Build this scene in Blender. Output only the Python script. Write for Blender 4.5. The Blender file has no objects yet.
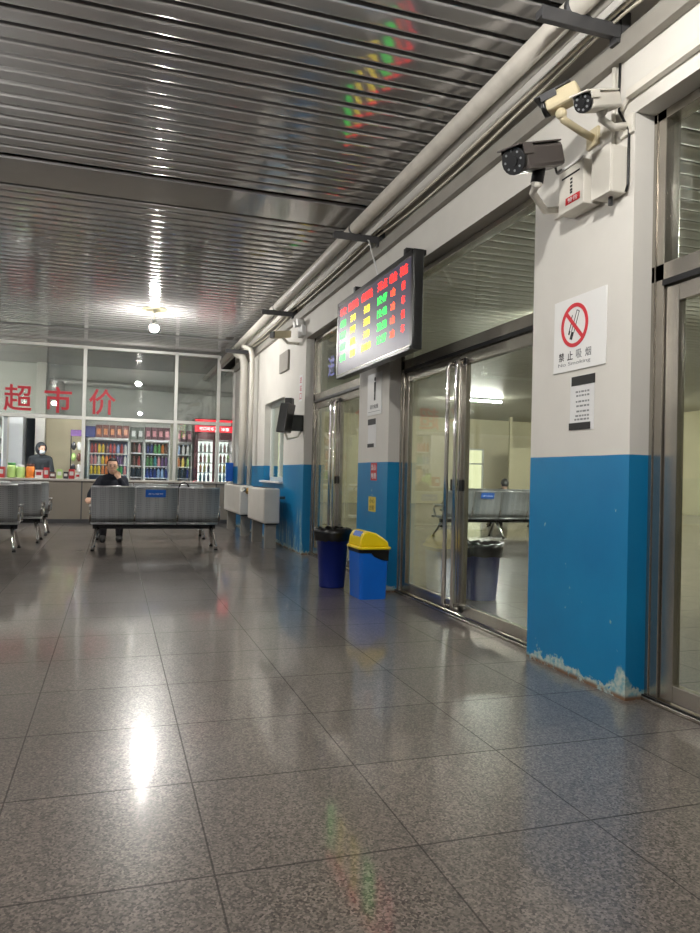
import bpy, bmesh, math, random
from mathutils import Vector, Matrix
random.seed(7)
S = bpy.context.scene
COL = S.collection
PI = math.pi

# ------------------------------------------------------------------ materials
def lin(c):
    return tuple(((v/255)/12.92 if v/255 <= .04045 else ((v/255+.055)/1.055)**2.4) for v in c) + (1,)

def mat(name, rgb=(128, 128, 128), rough=.5, metal=0., spec=.5, emit=None, es=0., coat=0., coat_r=.05, var=.0, vscale=6., bump=0., bscale=60.):
    m = bpy.data.materials.new(name); m.use_nodes = True
    nt = m.node_tree; b = nt.nodes['Principled BSDF']
    b.inputs['Base Color'].default_value = lin(rgb)
    b.inputs['Roughness'].default_value = rough
    b.inputs['Metallic'].default_value = metal
    b.inputs['Specular IOR Level'].default_value = spec
    b.inputs['Coat Weight'].default_value = coat
    b.inputs['Coat Roughness'].default_value = coat_r
    if emit:
        b.inputs['Emission Color'].default_value = lin(emit); b.inputs['Emission Strength'].default_value = es
    if var or bump:
        tc = nt.nodes.new('ShaderNodeTexCoord')
        n = nt.nodes.new('ShaderNodeTexNoise'); n.inputs['Scale'].default_value = vscale; n.inputs['Detail'].default_value = 5
        nt.links.new(tc.outputs['Object'], n.inputs['Vector'])
        if var:
            r = nt.nodes.new('ShaderNodeMapRange'); r.inputs[1].default_value = .3; r.inputs[2].default_value = .7
            r.inputs[3].default_value = 1-var; r.inputs[4].default_value = 1+var*.4
            nt.links.new(n.outputs['Fac'], r.inputs[0])
            mx = nt.nodes.new('ShaderNodeMix'); mx.data_type = 'RGBA'; mx.blend_type = 'MULTIPLY'; mx.inputs[0].default_value = 1
            mx.inputs[6].default_value = lin(rgb); nt.links.new(r.outputs[0], mx.inputs[7])
            nt.links.new(mx.outputs[2], b.inputs['Base Color'])
        if bump:
            n2 = nt.nodes.new('ShaderNodeTexNoise'); n2.inputs['Scale'].default_value = bscale
            nt.links.new(tc.outputs['Object'], n2.inputs['Vector'])
            bp = nt.nodes.new('ShaderNodeBump'); bp.inputs['Strength'].default_value = bump; bp.inputs['Distance'].default_value = .01
            nt.links.new(n2.outputs['Fac'], bp.inputs['Height']); nt.links.new(bp.outputs[0], b.inputs['Normal'])
    return m

class NT:
    """tiny node helper"""
    def __init__(s, m): s.t = m.node_tree
    def n(s, kind, **kw):
        x = s.t.nodes.new('ShaderNode'+kind)
        for k, v in kw.items(): setattr(x, k, v)
        return x
    def l(s, a, b): s.t.links.new(a, b)
    def val(s, v, inp):
        if isinstance(v, (int, float)): inp.default_value = v
        else: s.l(v, inp)
    def math(s, op, a, b=0., clamp=False):
        x = s.n('Math', operation=op, use_clamp=clamp); s.val(a, x.inputs[0]); s.val(b, x.inputs[1]); return x.outputs[0]
    def mix(s, f, a, b, bt='MIX'):
        x = s.n('Mix', data_type='RGBA', blend_type=bt); s.val(f, x.inputs[0])
        for v, i in ((a, 6), (b, 7)):
            if isinstance(v, tuple): x.inputs[i].default_value = v
            else: s.l(v, x.inputs[i])
        return x.outputs[2]
    def rng(s, v, a, b, c=0., d=1.):
        x = s.n('MapRange'); s.val(v, x.inputs[0])
        for i, q in zip((1, 2, 3, 4), (a, b, c, d)): x.inputs[i].default_value = q
        return x.outputs[0]
    def noise(s, vec, scale, detail=4., rough=.55):
        x = s.n('TexNoise'); s.l(vec, x.inputs['Vector']); x.inputs['Scale'].default_value = scale
        x.inputs['Detail'].default_value = detail; x.inputs['Roughness'].default_value = rough; return x.outputs['Fac']

def glass_mat(name, tint=(225, 236, 230), boost=1.0, film=0.):
    m = bpy.data.materials.new(name); m.use_nodes = True; h = NT(m); t = h.t
    t.nodes.remove(t.nodes['Principled BSDF']); out = t.nodes['Material Output']
    g = h.n('NewGeometry')
    d = h.n('VectorMath', operation='DOT_PRODUCT'); h.l(g.outputs['Normal'], d.inputs[0]); h.l(g.outputs['Incoming'], d.inputs[1])
    a = h.math('ABSOLUTE', d.outputs['Value'])
    f = h.math('MULTIPLY_ADD', h.math('POWER', h.math('SUBTRACT', 1., a), 5.), .96); f.node.inputs[2].default_value = .04
    f = h.math('MULTIPLY', f, boost, clamp=True)
    tr = h.n('BsdfTransparent'); tr.inputs[0].default_value = lin(tint)
    gl = h.n('BsdfGlossy'); gl.inputs['Roughness'].default_value = .01; gl.inputs[0].default_value = (1, 1, 1, 1)
    mx = h.n('MixShader'); h.l(f, mx.inputs[0]); h.l(tr.outputs[0], mx.inputs[1]); h.l(gl.outputs[0], mx.inputs[2])
    last = mx
    if film:
        df = h.n('BsdfDiffuse'); df.inputs[0].default_value = lin((170, 178, 172))
        mx2 = h.n('MixShader'); mx2.inputs[0].default_value = film; h.l(mx.outputs[0], mx2.inputs[1]); h.l(df.outputs[0], mx2.inputs[2]); last = mx2
    h.l(last.outputs[0], out.inputs[0])
    return m

def wall_paint(name, white=(218, 215, 208), blue=(5, 116, 170), top=1.24):
    m = bpy.data.materials.new(name); m.use_nodes = True; h = NT(m); b = h.t.nodes['Principled BSDF']
    g = h.n('NewGeometry'); pos = g.outputs['Position']
    sx = h.n('SeparateXYZ'); h.l(pos, sx.inputs[0]); z = sx.outputs['Z']; y = sx.outputs['Y']
    wob = h.math('MULTIPLY', h.noise(pos, 3., 2.), .006)
    isblue = h.math('LESS_THAN', h.math('ADD', z, wob), top+.003)
    n1 = h.noise(pos, 2.2, 6.)
    wcol = h.mix(h.rng(n1, .35, .7), lin(white), lin(tuple(int(c*.965) for c in white)))
    bcol = h.mix(h.rng(h.noise(pos, 1.6, 5.), .35, .65), lin(blue), lin((14, 128, 180)))
    # peeled rim near the floor and a few chips
    pn = h.noise(pos, 9., 7., .7)
    edge = h.math('SUBTRACT', h.rng(z, 0., .11, .34, 0.), h.math('SUBTRACT', .68, pn))
    peel = h.rng(edge, 0., .015)
    chips = h.rng(h.noise(pos, 17., 2.), .755, .765)
    rub = h.n('Mapping'); h.l(pos, rub.inputs[0]); rub.inputs['Scale'].default_value = (14, 14, 1.8)
    streak = h.math('SUBTRACT', h.noise(rub.outputs[0], 1., 3.), .56)
    far = h.math('MULTIPLY', h.rng(y, 9.4, 9.7), h.rng(z, .65, .45))
    far = h.math('MULTIPLY', far, h.rng(y, 11.4, 10.9))
    strk = h.math('MULTIPLY', far, h.rng(streak, .0, .04))
    pm = h.math('MAXIMUM', h.math('MAXIMUM', peel, chips), strk)
    pcol = h.mix(h.rng(h.noise(pos, 30., 3.), .4, .6), lin((190, 200, 190)), lin((120, 168, 178)))
    # a rusty line right at the floor
    sp = h.n('Mapping'); h.l(pos, sp.inputs[0]); sp.inputs['Location'].default_value = (-2.45, -3.06, 0)
    dv = h.n('VectorMath', operation='MULTIPLY'); h.l(sp.outputs[0], dv.inputs[0]); dv.inputs[1].default_value = (1, 1, .42)
    ln_ = h.n('VectorMath', operation='LENGTH'); h.l(dv.outputs[0], ln_.inputs[0])
    corner = h.rng(h.math('ADD', ln_.outputs['Value'], h.math('MULTIPLY', h.math('SUBTRACT', pn, .5), .06)), .075, .068)
    pm = h.math('MAXIMUM', pm, corner)
    bcol = h.mix(pm, bcol, pcol)
    bcol = h.mix(h.math('MULTIPLY', h.rng(z, .03, .012), h.rng(pn, .42, .5)), bcol, lin((120, 92, 70)))
    smu = h.math('MULTIPLY', h.rng(h.noise(pos, 6., 6., .7), .68, .72), h.rng(h.math('ABSOLUTE', h.math('SUBTRACT', z, 1.4)), .16, .05))
    wcol = h.mix(h.math('MULTIPLY', smu, .55), wcol, lin((150, 150, 145)))
    c = h.mix(isblue, wcol, bcol)
    h.l(c, b.inputs['Base Color'])
    r = h.math('MULTIPLY_ADD', isblue, -.32); r.node.inputs[2].default_value = .72
    h.l(r, b.inputs['Roughness'])
    bp = h.n('Bump'); bp.inputs['Strength'].default_value = .25; bp.inputs['Distance'].default_value = .004
    h.l(h.math('ADD', h.math('MULTIPLY', pm, -1.), h.math('MULTIPLY', h.noise(pos, 40., 3.), .3)), bp.inputs['Height']); h.l(bp.outputs[0], b.inputs['Normal'])
    return m

def floor_mat(name, base=(106, 98, 92), x0=.291, dx=.606, y0=3.229, dy=.617):
    m = bpy.data.materials.new(name); m.use_nodes = True; h = NT(m); b = h.t.nodes['Principled BSDF']
    g = h.n('NewGeometry'); pos = g.outputs['Position']
    sx = h.n('SeparateXYZ'); h.l(pos, sx.inputs[0])
    def joint(v, o, d, w):
        u = h.math('DIVIDE', h.math('SUBTRACT', v, o), d)
        fr = h.math('ABSOLUTE', h.math('SUBTRACT', u, h.math('ROUND', u)))
        return h.rng(fr, w/d, w/d*1.6, 1., 0.), h.math('FLOOR', u)
    jx, ix = joint(sx.outputs['X'], x0, dx, .0022)
    jy, iy = joint(sx.outputs['Y'], y0, dy, .003)
    j = h.math('MAXIMUM', jx, jy)
    cell = h.n('CombineXYZ'); h.l(ix, cell.inputs[0]); h.l(iy, cell.inputs[1])
    wn = h.n('TexWhiteNoise', noise_dimensions='3D'); h.l(cell.outputs[0], wn.inputs['Vector'])
    tv = h.rng(wn.outputs['Value'], 0, 1, .90, 1.08)
    v1 = h.n('TexVoronoi'); h.l(pos, v1.inputs['Vector']); v1.inputs['Scale'].default_value = 150
    bw = h.n('RGBToBW'); h.l(v1.outputs['Color'], bw.inputs[0])
    v2 = h.noise(pos, 190., 3., .6)
    grain = h.math('ADD', h.math('MULTIPLY', bw.outputs[0], .7), h.math('MULTIPLY', v2, .5))
    cr = h.n('ValToRGB'); h.l(grain, cr.inputs[0]); e = cr.color_ramp.elements
    def sc(k): return lin(tuple(min(255, c*k) for c in base))
    e[0].position = .30; e[0].color = sc(.55); e[1].position = .85; e[1].color = sc(1.32)
    for p, k in ((.45, .78), (.6, 1.), (.7, 1.12)):
        q = e.new(p); q.color = sc(k)
    st = h.rng(h.noise(pos, .9, 5., .6), .35, .65, .86, 1.05)
    k = h.math('MULTIPLY', tv, st)
    kc = h.n('CombineColor'); [h.l(k, kc.inputs[i]) for i in range(3)]
    c = h.mix(1., cr.outputs[0], kc.outputs[0], 'MULTIPLY')
    c = h.mix(h.math('MULTIPLY', j, .7), c, lin((30, 28, 26)))
    h.l(c, b.inputs['Base Color'])
    h.l(h.math('ADD', h.rng(h.noise(pos, 1.7, 2.), .2, .8, .27, .33), h.math('MULTIPLY', j, .3)), b.inputs['Roughness'])
    b.inputs['Specular IOR Level'].default_value = .5
    b.inputs['Coat Weight'].default_value = .7; b.inputs['Coat Roughness'].default_value = .075
    bp = h.n('Bump'); bp.inputs['Strength'].default_value = .05; bp.inputs['Distance'].default_value = .002
    h.l(h.math('MULTIPLY', j, -1.), bp.inputs['Height']); h.l(bp.outputs[0], b.inputs['Normal'])
    return m

def perforated(name, rgb):
    """grey sheet steel with columns of punched slots (object space: x across, z up)"""
    m = bpy.data.materials.new(name); m.use_nodes = True; h = NT(m); b = h.t.nodes['Principled BSDF']
    tc = h.n('TexCoord'); sx = h.n('SeparateXYZ'); h.l(tc.outputs['Object'], sx.inputs[0])
    def cells(v, d):
        u = h.math('DIVIDE', v, d); return h.math('ABSOLUTE', h.math('SUBTRACT', u, h.math('ROUND', u)))
    u = cells(sx.outputs['X'], .020); w = cells(h.math('ADD', sx.outputs['Z'], h.math('MULTIPLY', sx.outputs['Y'], .7)), .022)
    r = h.math('SQRT', h.math('ADD', h.math('POWER', u, 2.), h.math('POWER', w, 2.)))
    hole = h.rng(r, .27, .33, 1., 0.)
    band = h.rng(cells(sx.outputs['X'], .118), .30, .31, 1., 0.)
    f = h.math('MULTIPLY', hole, band)
    h.l(h.mix(f, lin(rgb), lin((138, 141, 144))), b.inputs['Base Color'])
    b.inputs['Metallic'].default_value = .35; b.inputs['Roughness'].default_value = .4
    return m

M = {}
M['paint'] = wall_paint('wall_paint')
M['floor'] = floor_mat('granite_floor')
M['white_wall'] = mat('plain_wall', (206, 206, 198), .75, var=.06, vscale=1.5)
M['beige_wall'] = mat('beige_wall', (205, 196, 165), .75, var=.06, vscale=1.5)
M['slat'] = mat('ceiling_slat', (190, 188, 187), .09, .50, var=.05, vscale=3.)
M['dark'] = mat('dark_void', (28, 27, 26), .8)
M['steel'] = mat('stainless', (178, 172, 162), .24, .92, var=.12, vscale=5.)
M['chrome'] = mat('chrome', (215, 212, 208), .1, 1.)
M['alu'] = mat('white_aluminium', (226, 226, 220), .35, .35)
M['black'] = mat('black_plastic', (16, 16, 18), .35)
M['black_metal'] = mat('black_metal', (26, 26, 28), .4, .4)
M['grey_metal'] = mat('grey_metal', (88, 88, 90), .45, .5)
M['pipe'] = mat('pipe_lagging', (205, 200, 190), .5, var=.12, vscale=9., bump=.25, bscale=16.)
M['pipe2'] = mat('galvanised_pipe', (200, 198, 192), .3, .5)
M['cable_w'] = mat('cable_white', (216, 210, 192), .5)
M['dull_grey'] = mat('trunking', (150, 146, 138), .6, var=.1)
M['glass'] = glass_mat('door_glass', (237, 243, 240), 1.0)
M['shop_glass'] = glass_mat('shop_glass', (239, 242, 240), 2.0, .05)
M['bench'] = perforated('perforated_steel', (176, 179, 182))
M['bench_edge'] = mat('bench_frame', (196, 197, 198), .3, .85)
M['bin_blue'] = mat('bin_blue_bright', (4, 98, 200), .35, var=.06)
M['bin_dark'] = mat('bin_blue_dark', (12, 36, 120), .4, var=.08)
M['liner'] = mat('bin_liner', (12, 12, 14), .28)
M['yellow'] = mat('lid_yellow', (236, 206, 12), .35)
M['white'] = mat('white_plastic', (232, 232, 230), .4)
M['off_white'] = mat('off_white_metal', (218, 214, 204), .4, var=.05)
M['beige'] = mat('aged_beige_plastic', (200, 188, 156), .45, var=.1)
M['camera_grey'] = mat('camera_grey', (92, 86, 84), .35, .3)
M['red'] = mat('sign_red', (205, 22, 40), .45)
M['letter_red'] = mat('letter_red', (224, 58, 72), .45)
M['letter_blue'] = mat('letter_blue', (40, 50, 190), .45)
M['ink'] = mat('black_ink', (22, 22, 22), .6)
M['grey_ink'] = mat('grey_ink', (130, 132, 134), .6)
M['paper'] = mat('paper', (226, 226, 226), .6, var=.04)
M['sticker_red'] = mat('sticker_red', (190, 40, 44), .5)
M['sticker_yellow'] = mat('sticker_yellow', (214, 190, 70), .5)
M['sign_blue'] = mat('sign_blue', (24, 96, 190), .45)
M['brown_panel'] = mat('counter_panel', (150, 142, 130), .4, .0, var=.08, vscale=2.)
M['counter_top'] = mat('counter_top', (205, 200, 190), .3)
M['screen'] = mat('led_screen', (52, 52, 56), .38, 0, .22, emit=(70, 66, 90), es=.5)
M['cooler_white'] = mat('cooler_white', (222, 226, 226), .35)
M['cooler_in'] = mat('cooler_inside', (70, 92, 150), .5)
M['cooler_grey'] = mat('cooler_grey', (150, 150, 145), .4)
M['burgundy'] = mat('fridge_burgundy', (92, 20, 36), .35)
M['tube'] = mat('tube_glow', (255, 255, 255), .5, emit=(250, 252, 255), es=210.)
M['hall_tube'] = mat('hall_tube_glow', (255, 255, 255), .5, emit=(255, 250, 240), es=620.)
M['fridge_light'] = mat('fridge_light', (255, 255, 255), .5, emit=(255, 250, 250), es=1.7)
M['fridge_sign'] = mat('fridge_sign', (200, 10, 30), .5, emit=(240, 20, 45), es=1.6)
M['fridge_text'] = mat('fridge_text', (255, 240, 240), .5, emit=(255, 225, 225), es=2.5)
M['bulb'] = mat('bulb_glow', (255, 255, 255), .5, emit=(254, 250, 244), es=980.)
M['lamp_disc'] = mat('lamp_disc', (112, 108, 84), .5)
M['skin'] = mat('skin', (222, 178, 152), .5)
M['hair'] = mat('hair', (22, 19, 18), .45)
M['navy'] = mat('cloth_navy', (26, 30, 42), .85, bump=.3, bscale=40.)
M['hood'] = mat('cloth_dark', (22, 28, 32), .85, bump=.3, bscale=40.)
M['trouser'] = mat('cloth_trouser', (34, 34, 40), .85)
M['mask'] = mat('mask_cloth', (190, 200, 204), .8)
M['shoe'] = mat('shoe', (28, 26, 26), .5)
M['radiator'] = mat('radiator_white', (214, 210, 202), .4, var=.05)
M['brass'] = mat('brass', (176, 140, 84), .35, .7)
M['win_frame'] = mat('window_frame', (212, 216, 212), .4)
for n, c in (('led_red', (255, 30, 12)), ('led_orange', (255, 70, 10)), ('led_green', (0, 235, 62)), ('led_yellow', (236, 210, 20))):
    M[n] = mat(n, (20, 20, 20), .5, emit=c, es=3.4)

# ------------------------------------------------------------------ mesh helpers
def nb(): return bmesh.new()

def box(bm, x0, x1, y0, y1, z0, z1, mi=0):
    v = [bm.verts.new((x, y, z)) for x in (x0, x1) for y in (y0, y1) for z in (z0, z1)]
    for f in ((0, 1, 3, 2), (4, 6, 7, 5), (0, 4, 5, 1), (2, 3, 7, 6), (0, 2, 6, 4), (1, 5, 7, 3)):
        bm.faces.new([v[i] for i in f]).material_index = mi
    return bm

def obox(bm, c, axes, half, mi=0):
    """box with centre, three axes, half sizes"""
    c = Vector(c); ax = [Vector(a).normalized()*s for a, s in zip(axes, half)]
    v = [bm.verts.new(c+i*ax[0]+j*ax[1]+k*ax[2]) for i in (-1, 1) for j in (-1, 1) for k in (-1, 1)]
    for f in ((0, 1, 3, 2), (4, 6, 7, 5), (0, 4, 5, 1), (2, 3, 7, 6), (0, 2, 6, 4), (1, 5, 7, 3)):
        bm.faces.new([v[i] for i in f]).material_index = mi
    return bm

def frame_of(d, up=(0, 0, 1)):
    d = Vector(d).normalized(); u = Vector(up)
    if abs(d.dot(u)) > .97: u = Vector((1, 0, 0))
    s = d.cross(u).normalized(); return d, s, s.cross(d).normalized()

def tube(bm, pts, r, n=12, cap=True, mi=0):
    pts = [Vector(p) for p in pts]; rr = r if isinstance(r, (list, tuple)) else [r]*len(pts)
    rings = []; ps = None
    for i, p in enumerate(pts):
        if i == 0: d = pts[1]-p
        elif i == len(pts)-1: d = p-pts[i-1]
        else: d = (pts[i+1]-p).normalized()+(p-pts[i-1]).normalized()
        d.normalize()
        if ps is None: _, s, u = frame_of(d)
        else:
            s = (ps-d*ps.dot(d)).normalized(); u = s.cross(d).normalized()
        ps = s
        rings.append([bm.verts.new(p+rr[i]*(s*math.cos(2*PI*k/n)+u*math.sin(2*PI*k/n))) for k in range(n)])
    for a, b in zip(rings, rings[1:]):
        for k in range(n):
            f = bm.faces.new((a[k], a[(k+1) % n], b[(k+1) % n], b[k])); f.smooth = True; f.material_index = mi
    if cap:
        bm.faces.new(rings[0][::-1]).material_index = mi; bm.faces.new(rings[-1]).material_index = mi
    return bm

def lathe(bm, prof, c=(0, 0, 0), n=16, mi=0, sx=1., sy=1.):
    rings = []
    for r, z in prof:
        rings.append([bm.verts.new((c[0]+sx*r*math.cos(2*PI*k/n), c[1]+sy*r*math.sin(2*PI*k/n), c[2]+z)) for k in range(n)])
    for i, (a, b) in enumerate(zip(rings, rings[1:])):
        for k in range(n):
            f = bm.faces.new((a[k], a[(k+1) % n], b[(k+1) % n], b[k])); f.smooth = True
            f.material_index = mi[i] if isinstance(mi, (list, tuple)) else mi
    m0 = mi[0] if isinstance(mi, (list, tuple)) else mi; m1 = mi[-1] if isinstance(mi, (list, tuple)) else mi
    bm.faces.new(rings[0][::-1]).material_index = m0; bm.faces.new(rings[-1]).material_index = m1
    return bm

def ball(bm, c, r, n=16, sc=(1, 1, 1)):
    m = Matrix.Translation(c) @ Matrix.Diagonal((r*sc[0], r*sc[1], r*sc[2], 1))
    res = bmesh.ops.create_uvsphere(bm, u_segments=n, v_segments=max(6, n*2//3), radius=1, matrix=m)
    for v in res['verts']:
        for f in v.link_faces: f.smooth = True
    return bm

def prism(bm, poly, o, ux, uy, w):
    """polygon in the plane (ux,uy) at o, extruded along w"""
    o, ux, uy, w = Vector(o), Vector(ux), Vector(uy), Vector(w)
    a = [bm.verts.new(o+ux*p[0]+uy*p[1]) for p in poly]; b = [bm.verts.new(v.co+w) for v in a]
    bm.faces.new(a[::-1]); bm.faces.new(b)
    for i in range(len(a)):
        j = (i+1) % len(a); bm.faces.new((a[i], a[j], b[j], b[i]))
    return bm

def rbox(bm, x0, x1, y0, y1, z0, z1, r=.03, taper=1., n=4):
    """box with rounded vertical edges, footprint scaled by taper at the bottom"""
    cx, cy = (x0+x1)/2, (y0+y1)/2; pts = []
    for sx, sy, a0 in ((1, 1, 0), (-1, 1, 90), (-1, -1, 180), (1, -1, 270)):
        ox = (x1-x0)/2-r; oy = (y1-y0)/2-r
        for k in range(n+1):
            a = math.radians(a0+90*k/n); pts.append((sx*ox+r*math.cos(a), sy*oy+r*math.sin(a)))
    lo = [bm.verts.new((cx+p[0]*taper, cy+p[1]*taper, z0)) for p in pts]
    hi = [bm.verts.new((cx+p[0], cy+p[1], z1)) for p in pts]
    bm.faces.new(lo[::-1]); bm.faces.new(hi)
    for i in range(len(pts)):
        j = (i+1) % len(pts); f = bm.faces.new((lo[i], lo[j], hi[j], hi[i])); f.smooth = False
    return bm

WM = {}   # world matrix of every thing Empty
def thing(name, label, cat, loc=(0, 0, 0), rz=0., group=None, kind=None):
    o = bpy.data.objects.new(name, None); COL.objects.link(o); o.empty_display_size = .1
    o.location = loc; o.rotation_euler = (0, 0, rz)
    WM[o.name] = Matrix.Translation(loc) @ Matrix.Rotation(rz, 4, 'Z')
    tag(o, label, cat, group, kind); return o

def tag(o, label=None, cat=None, group=None, kind=None):
    if label: o['label'] = label
    if cat: o['category'] = cat
    if group: o['group'] = group
    if kind: o['kind'] = kind
    return o

def obj(name, bm, m, parent=None, local=False, bevel=0., smooth=False, recalc=True):
    """link a bmesh as one object; geometry is in world space unless local"""
    me = bpy.data.meshes.new(name)
    if recalc: bmesh.ops.recalc_face_normals(bm, faces=bm.faces)
    bm.to_mesh(me); bm.free()
    for x in (m if isinstance(m, (list, tuple)) else [m]): me.materials.append(x)
    o = bpy.data.objects.new(name, me); COL.objects.link(o)
    root = parent
    if parent:
        o.parent = parent
        while root.parent: root = root.parent
        if not local and root.name in WM: me.transform(WM[root.name].inverted())
    elif not local:
        # origin at the middle of the base
        xs = [v.co for v in me.vertices]
        c = Vector(((min(v.x for v in xs)+max(v.x for v in xs))/2, (min(v.y for v in xs)+max(v.y for v in xs))/2, min(v.z for v in xs)))
        me.transform(Matrix.Translation(-c)); o.location = c; WM[o.name] = Matrix.Translation(c)
    if bevel:
        b = o.modifiers.new('bevel', 'BEVEL'); b.width = bevel; b.segments = 2; b.limit_method = 'ANGLE'
    if smooth:
        for p in me.polygons: p.use_smooth = True
    return o

def struct(name, bm, m, label=None, parent=None):
    me = bpy.data.meshes.new(name); bmesh.ops.recalc_face_normals(bm, faces=bm.faces); bm.to_mesh(me); bm.free()
    me.materials.append(m); o = bpy.data.objects.new(name, me); COL.objects.link(o); o['kind'] = 'structure'
    if label: o['label'] = label
    return o

def dup(root, loc, rz=0., label=None, group=None, base=None):
    r = root.copy(); COL.objects.link(r); r.location = loc; r.rotation_euler = (0, 0, rz)
    if label: r['label'] = label
    if group: r['group'] = group
    for ch in list(root.children):
        c = ch.copy(); COL.objects.link(c); c.parent = r
        for g in list(ch.children):
            d = g.copy(); COL.objects.link(d); d.parent = c
    return r

AX_WALL = (Vector((0, -1, 0)), Vector((0, 0, 1)))     # reads on a face looking towards -x
AX_SHOP = (Vector((1, 0, 0)), Vector((0, 0, 1)))      # reads on a face looking towards -y
def text(name, body, centre, height, m, parent, axes=AX_WALL, width=None, thick=.002, bold=0.):
    """lettering as a mesh, fitted to height (and width), centred"""
    c = bpy.data.curves.new('t', 'FONT'); c.body = body; c.size = 1; c.resolution_u = 3; c.extrude = .5; c.offset = bold
    t = bpy.data.objects.new('t', c); COL.objects.link(t)
    dg = bpy.context.evaluated_depsgraph_get()
    me = bpy.data.meshes.new_from_object(t.evaluated_get(dg)); bpy.data.objects.remove(t); bpy.data.curves.remove(c)
    xs = [v.co.x for v in me.vertices]; ys = [v.co.y for v in me.vertices]
    w, hh = max(xs)-min(xs), max(ys)-min(ys); s = height/hh; sw = s if width is None else width/w
    ux, uy = axes; nz = ux.cross(uy); c0 = Vector(centre)
    for v in me.vertices:
        p = v.co.copy()
        v.co = c0 + ux*((p.x-(min(xs)+max(xs))/2)*sw) + uy*((p.y-(min(ys)+max(ys))/2)*s) + nz*((p.z+.5)*thick)
    me.materials.clear(); me.materials.append(m); me.name = name
    o = bpy.data.objects.new(name, me); COL.objects.link(o)
    if parent:
        o.parent = parent; root = parent
        while root.parent: root = root.parent
        me.transform(WM[root.name].inverted())
    return o

# ------------------------------------------------------------------ camera
cam = bpy.data.objects.new('camera', bpy.data.cameras.new('camera')); COL.objects.link(cam); S.camera = cam
F = Vector((.31008889, .95062223, .01273813)); R = Vector((.95033743, -.31031419, .02374612)); U = R.cross(F)
cam.matrix_world = Matrix(((R.x, U.x, -F.x, 0), (R.y, U.y, -F.y, 0), (R.z, U.z, -F.z, 1.10), (0, 0, 0, 1)))
cam.data.sensor_fit = 'HORIZONTAL'; cam.data.sensor_width = 36; cam.data.lens = 36*722.57/700
cam.data.clip_start = .05; cam.data.clip_end = 200

# ------------------------------------------------------------------ setting
XW, H, YS = 2.47, 3.68, 15.8
XB = 2.72                                    # rear face of the right wall
b = nb(); box(b, -9.2, XB, -9.2, 19.4, -.1, 0); struct('floor', b, M['floor'])
b = nb(); box(b, XB, 21, -9.2, 32, -.1, -.002); struct('floor_2', b, M['floor'])

PIL = [(-9.2, .55), (3.03, 3.94), (6.42, 7.30), (9.64, 10.56)]
OPEN = [(.55, 3.03), (3.94, 6.42), (7.30, 9.64)]
b = nb()
for y0, y1 in PIL: box(b, XW, XB, y0, y1, 0, 3.9)
for y0, y1 in OPEN: box(b, XW, XB, y0, y1, 2.98, 3.9)
# wall with the window opening, then solid to the shop and beyond
WY0, WY1, WZ0, WZ1 = 10.9, 12.42, .99, 2.30
box(b, XW, XB, 10.56, WY0, 0, 3.9); box(b, XW, XB, WY1, 15.9, 0, 3.9)
box(b, XW, XB, WY0, WY1, 0, WZ0); box(b, XW, XB, WY0, WY1, WZ1, 3.9)
struct('wall_right', b, M['paint'])
b = nb(); box(b, -9.3, -9.2, -9.2, 19.4, 0, 3.9); struct('wall_left', b, M['paint'])
b = nb(); box(b, -9.3, XB, -9.3, -9.2, 0, 3.9); struct('wall_rear', b, M['paint'])
b = nb(); box(b, -9.3, 3.4, 19.3, 19.4, 0, 3.9); struct('wall_shop_back', b, M['white_wall'])
b = nb(); box(b, 3.3, 3.4, 15.8, 19.3, 0, 3.9); box(b, XB, 3.3, 15.8, 15.9, 0, 3.9); struct('wall_shop_right', b, M['white_wall'])

# ceiling: aluminium strips with dark gaps under a dark void
def strips(bm, x0, x1, ya, yb, pitch=.1745, w=.131, skip=()):
    y = ya
    while y < yb:
        if not any(a-.09 < y < c+.09 for a, c in skip):
            prof = [(-w/2, .032), (-w/2, .008)]+[(-w/2+.006+(w-.012)*k/8, .0011*((k/4-1)**2)-.0011) for k in range(9)]+[(w/2, .008), (w/2, .032)]
            p0 = [bm.verts.new((x0, y+a, H+z)) for a, z in prof]; p1 = [bm.verts.new((x1, y+a, H+z)) for a, z in prof]
            for i in range(len(prof)-1):
                f = bm.faces.new((p0[i], p1[i], p1[i+1], p0[i+1])); f.smooth = 2 <= i <= 9
        y += pitch
WIDE = [(6.60, 7.17), (13.72, 14.02)]
b = nb(); strips(b, -9.2, XW, -9.1, 19.3, skip=WIDE)
for a, c in WIDE: box(b, -9.2, XW, a, c, H, H+.03)
struct('ceiling', b, M['slat'])
b = nb(); box(b, -9.2, XB, -9.2, 19.4, 3.80, 3.9); struct('ceiling_void', b, M['dark'])

# second hall behind the glass doors
M['slat2'] = mat('far_ceiling_strip', (176, 172, 160), .45, .2)
b = nb(); strips(b, XB, 21, -9.1, 32, pitch=.21, w=.185); struct('ceiling_2', b, M['slat2'])
b = nb(); box(b, XB, 21, -9.2, 32, 3.80, 3.9); struct('ceiling_void_2', b, M['dark'])
def wall_with_windows(name, axis, at, lo, hi, wins, m, zt=3.9, th=.15):
    bm = nb(); cuts = sorted(wins); cur = lo
    def put(a, c, z0, z1):
        if axis == 'y': box(bm, a, c, at, at+th, z0, z1)
        else: box(bm, at, at+th, a, c, z0, z1)
    for a, c, z0, z1 in cuts:
        put(cur, a, 0, zt); put(a, c, 0, z0); put(a, c, z1, zt); cur = c
    put(cur, hi, 0, zt); struct(name, bm, m)
WF = [(5.2, 7.0, .9, 2.9), (9.6, 11.4, .9, 2.9), (13.9, 15.35, .6, 2.4)]
wall_with_windows('wall_far', 'y', 28.2, XB, 21, WF, M['beige_wall'])
WR = [(-4, -1.5, .9, 2.9), (1., 3.6, .9, 2.9), (6.5, 9., .9, 2.9), (12., 14.5, .9, 2.9), (17.5, 20., .9, 2.9), (22, 24.6, .9, 2.9)]
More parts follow.
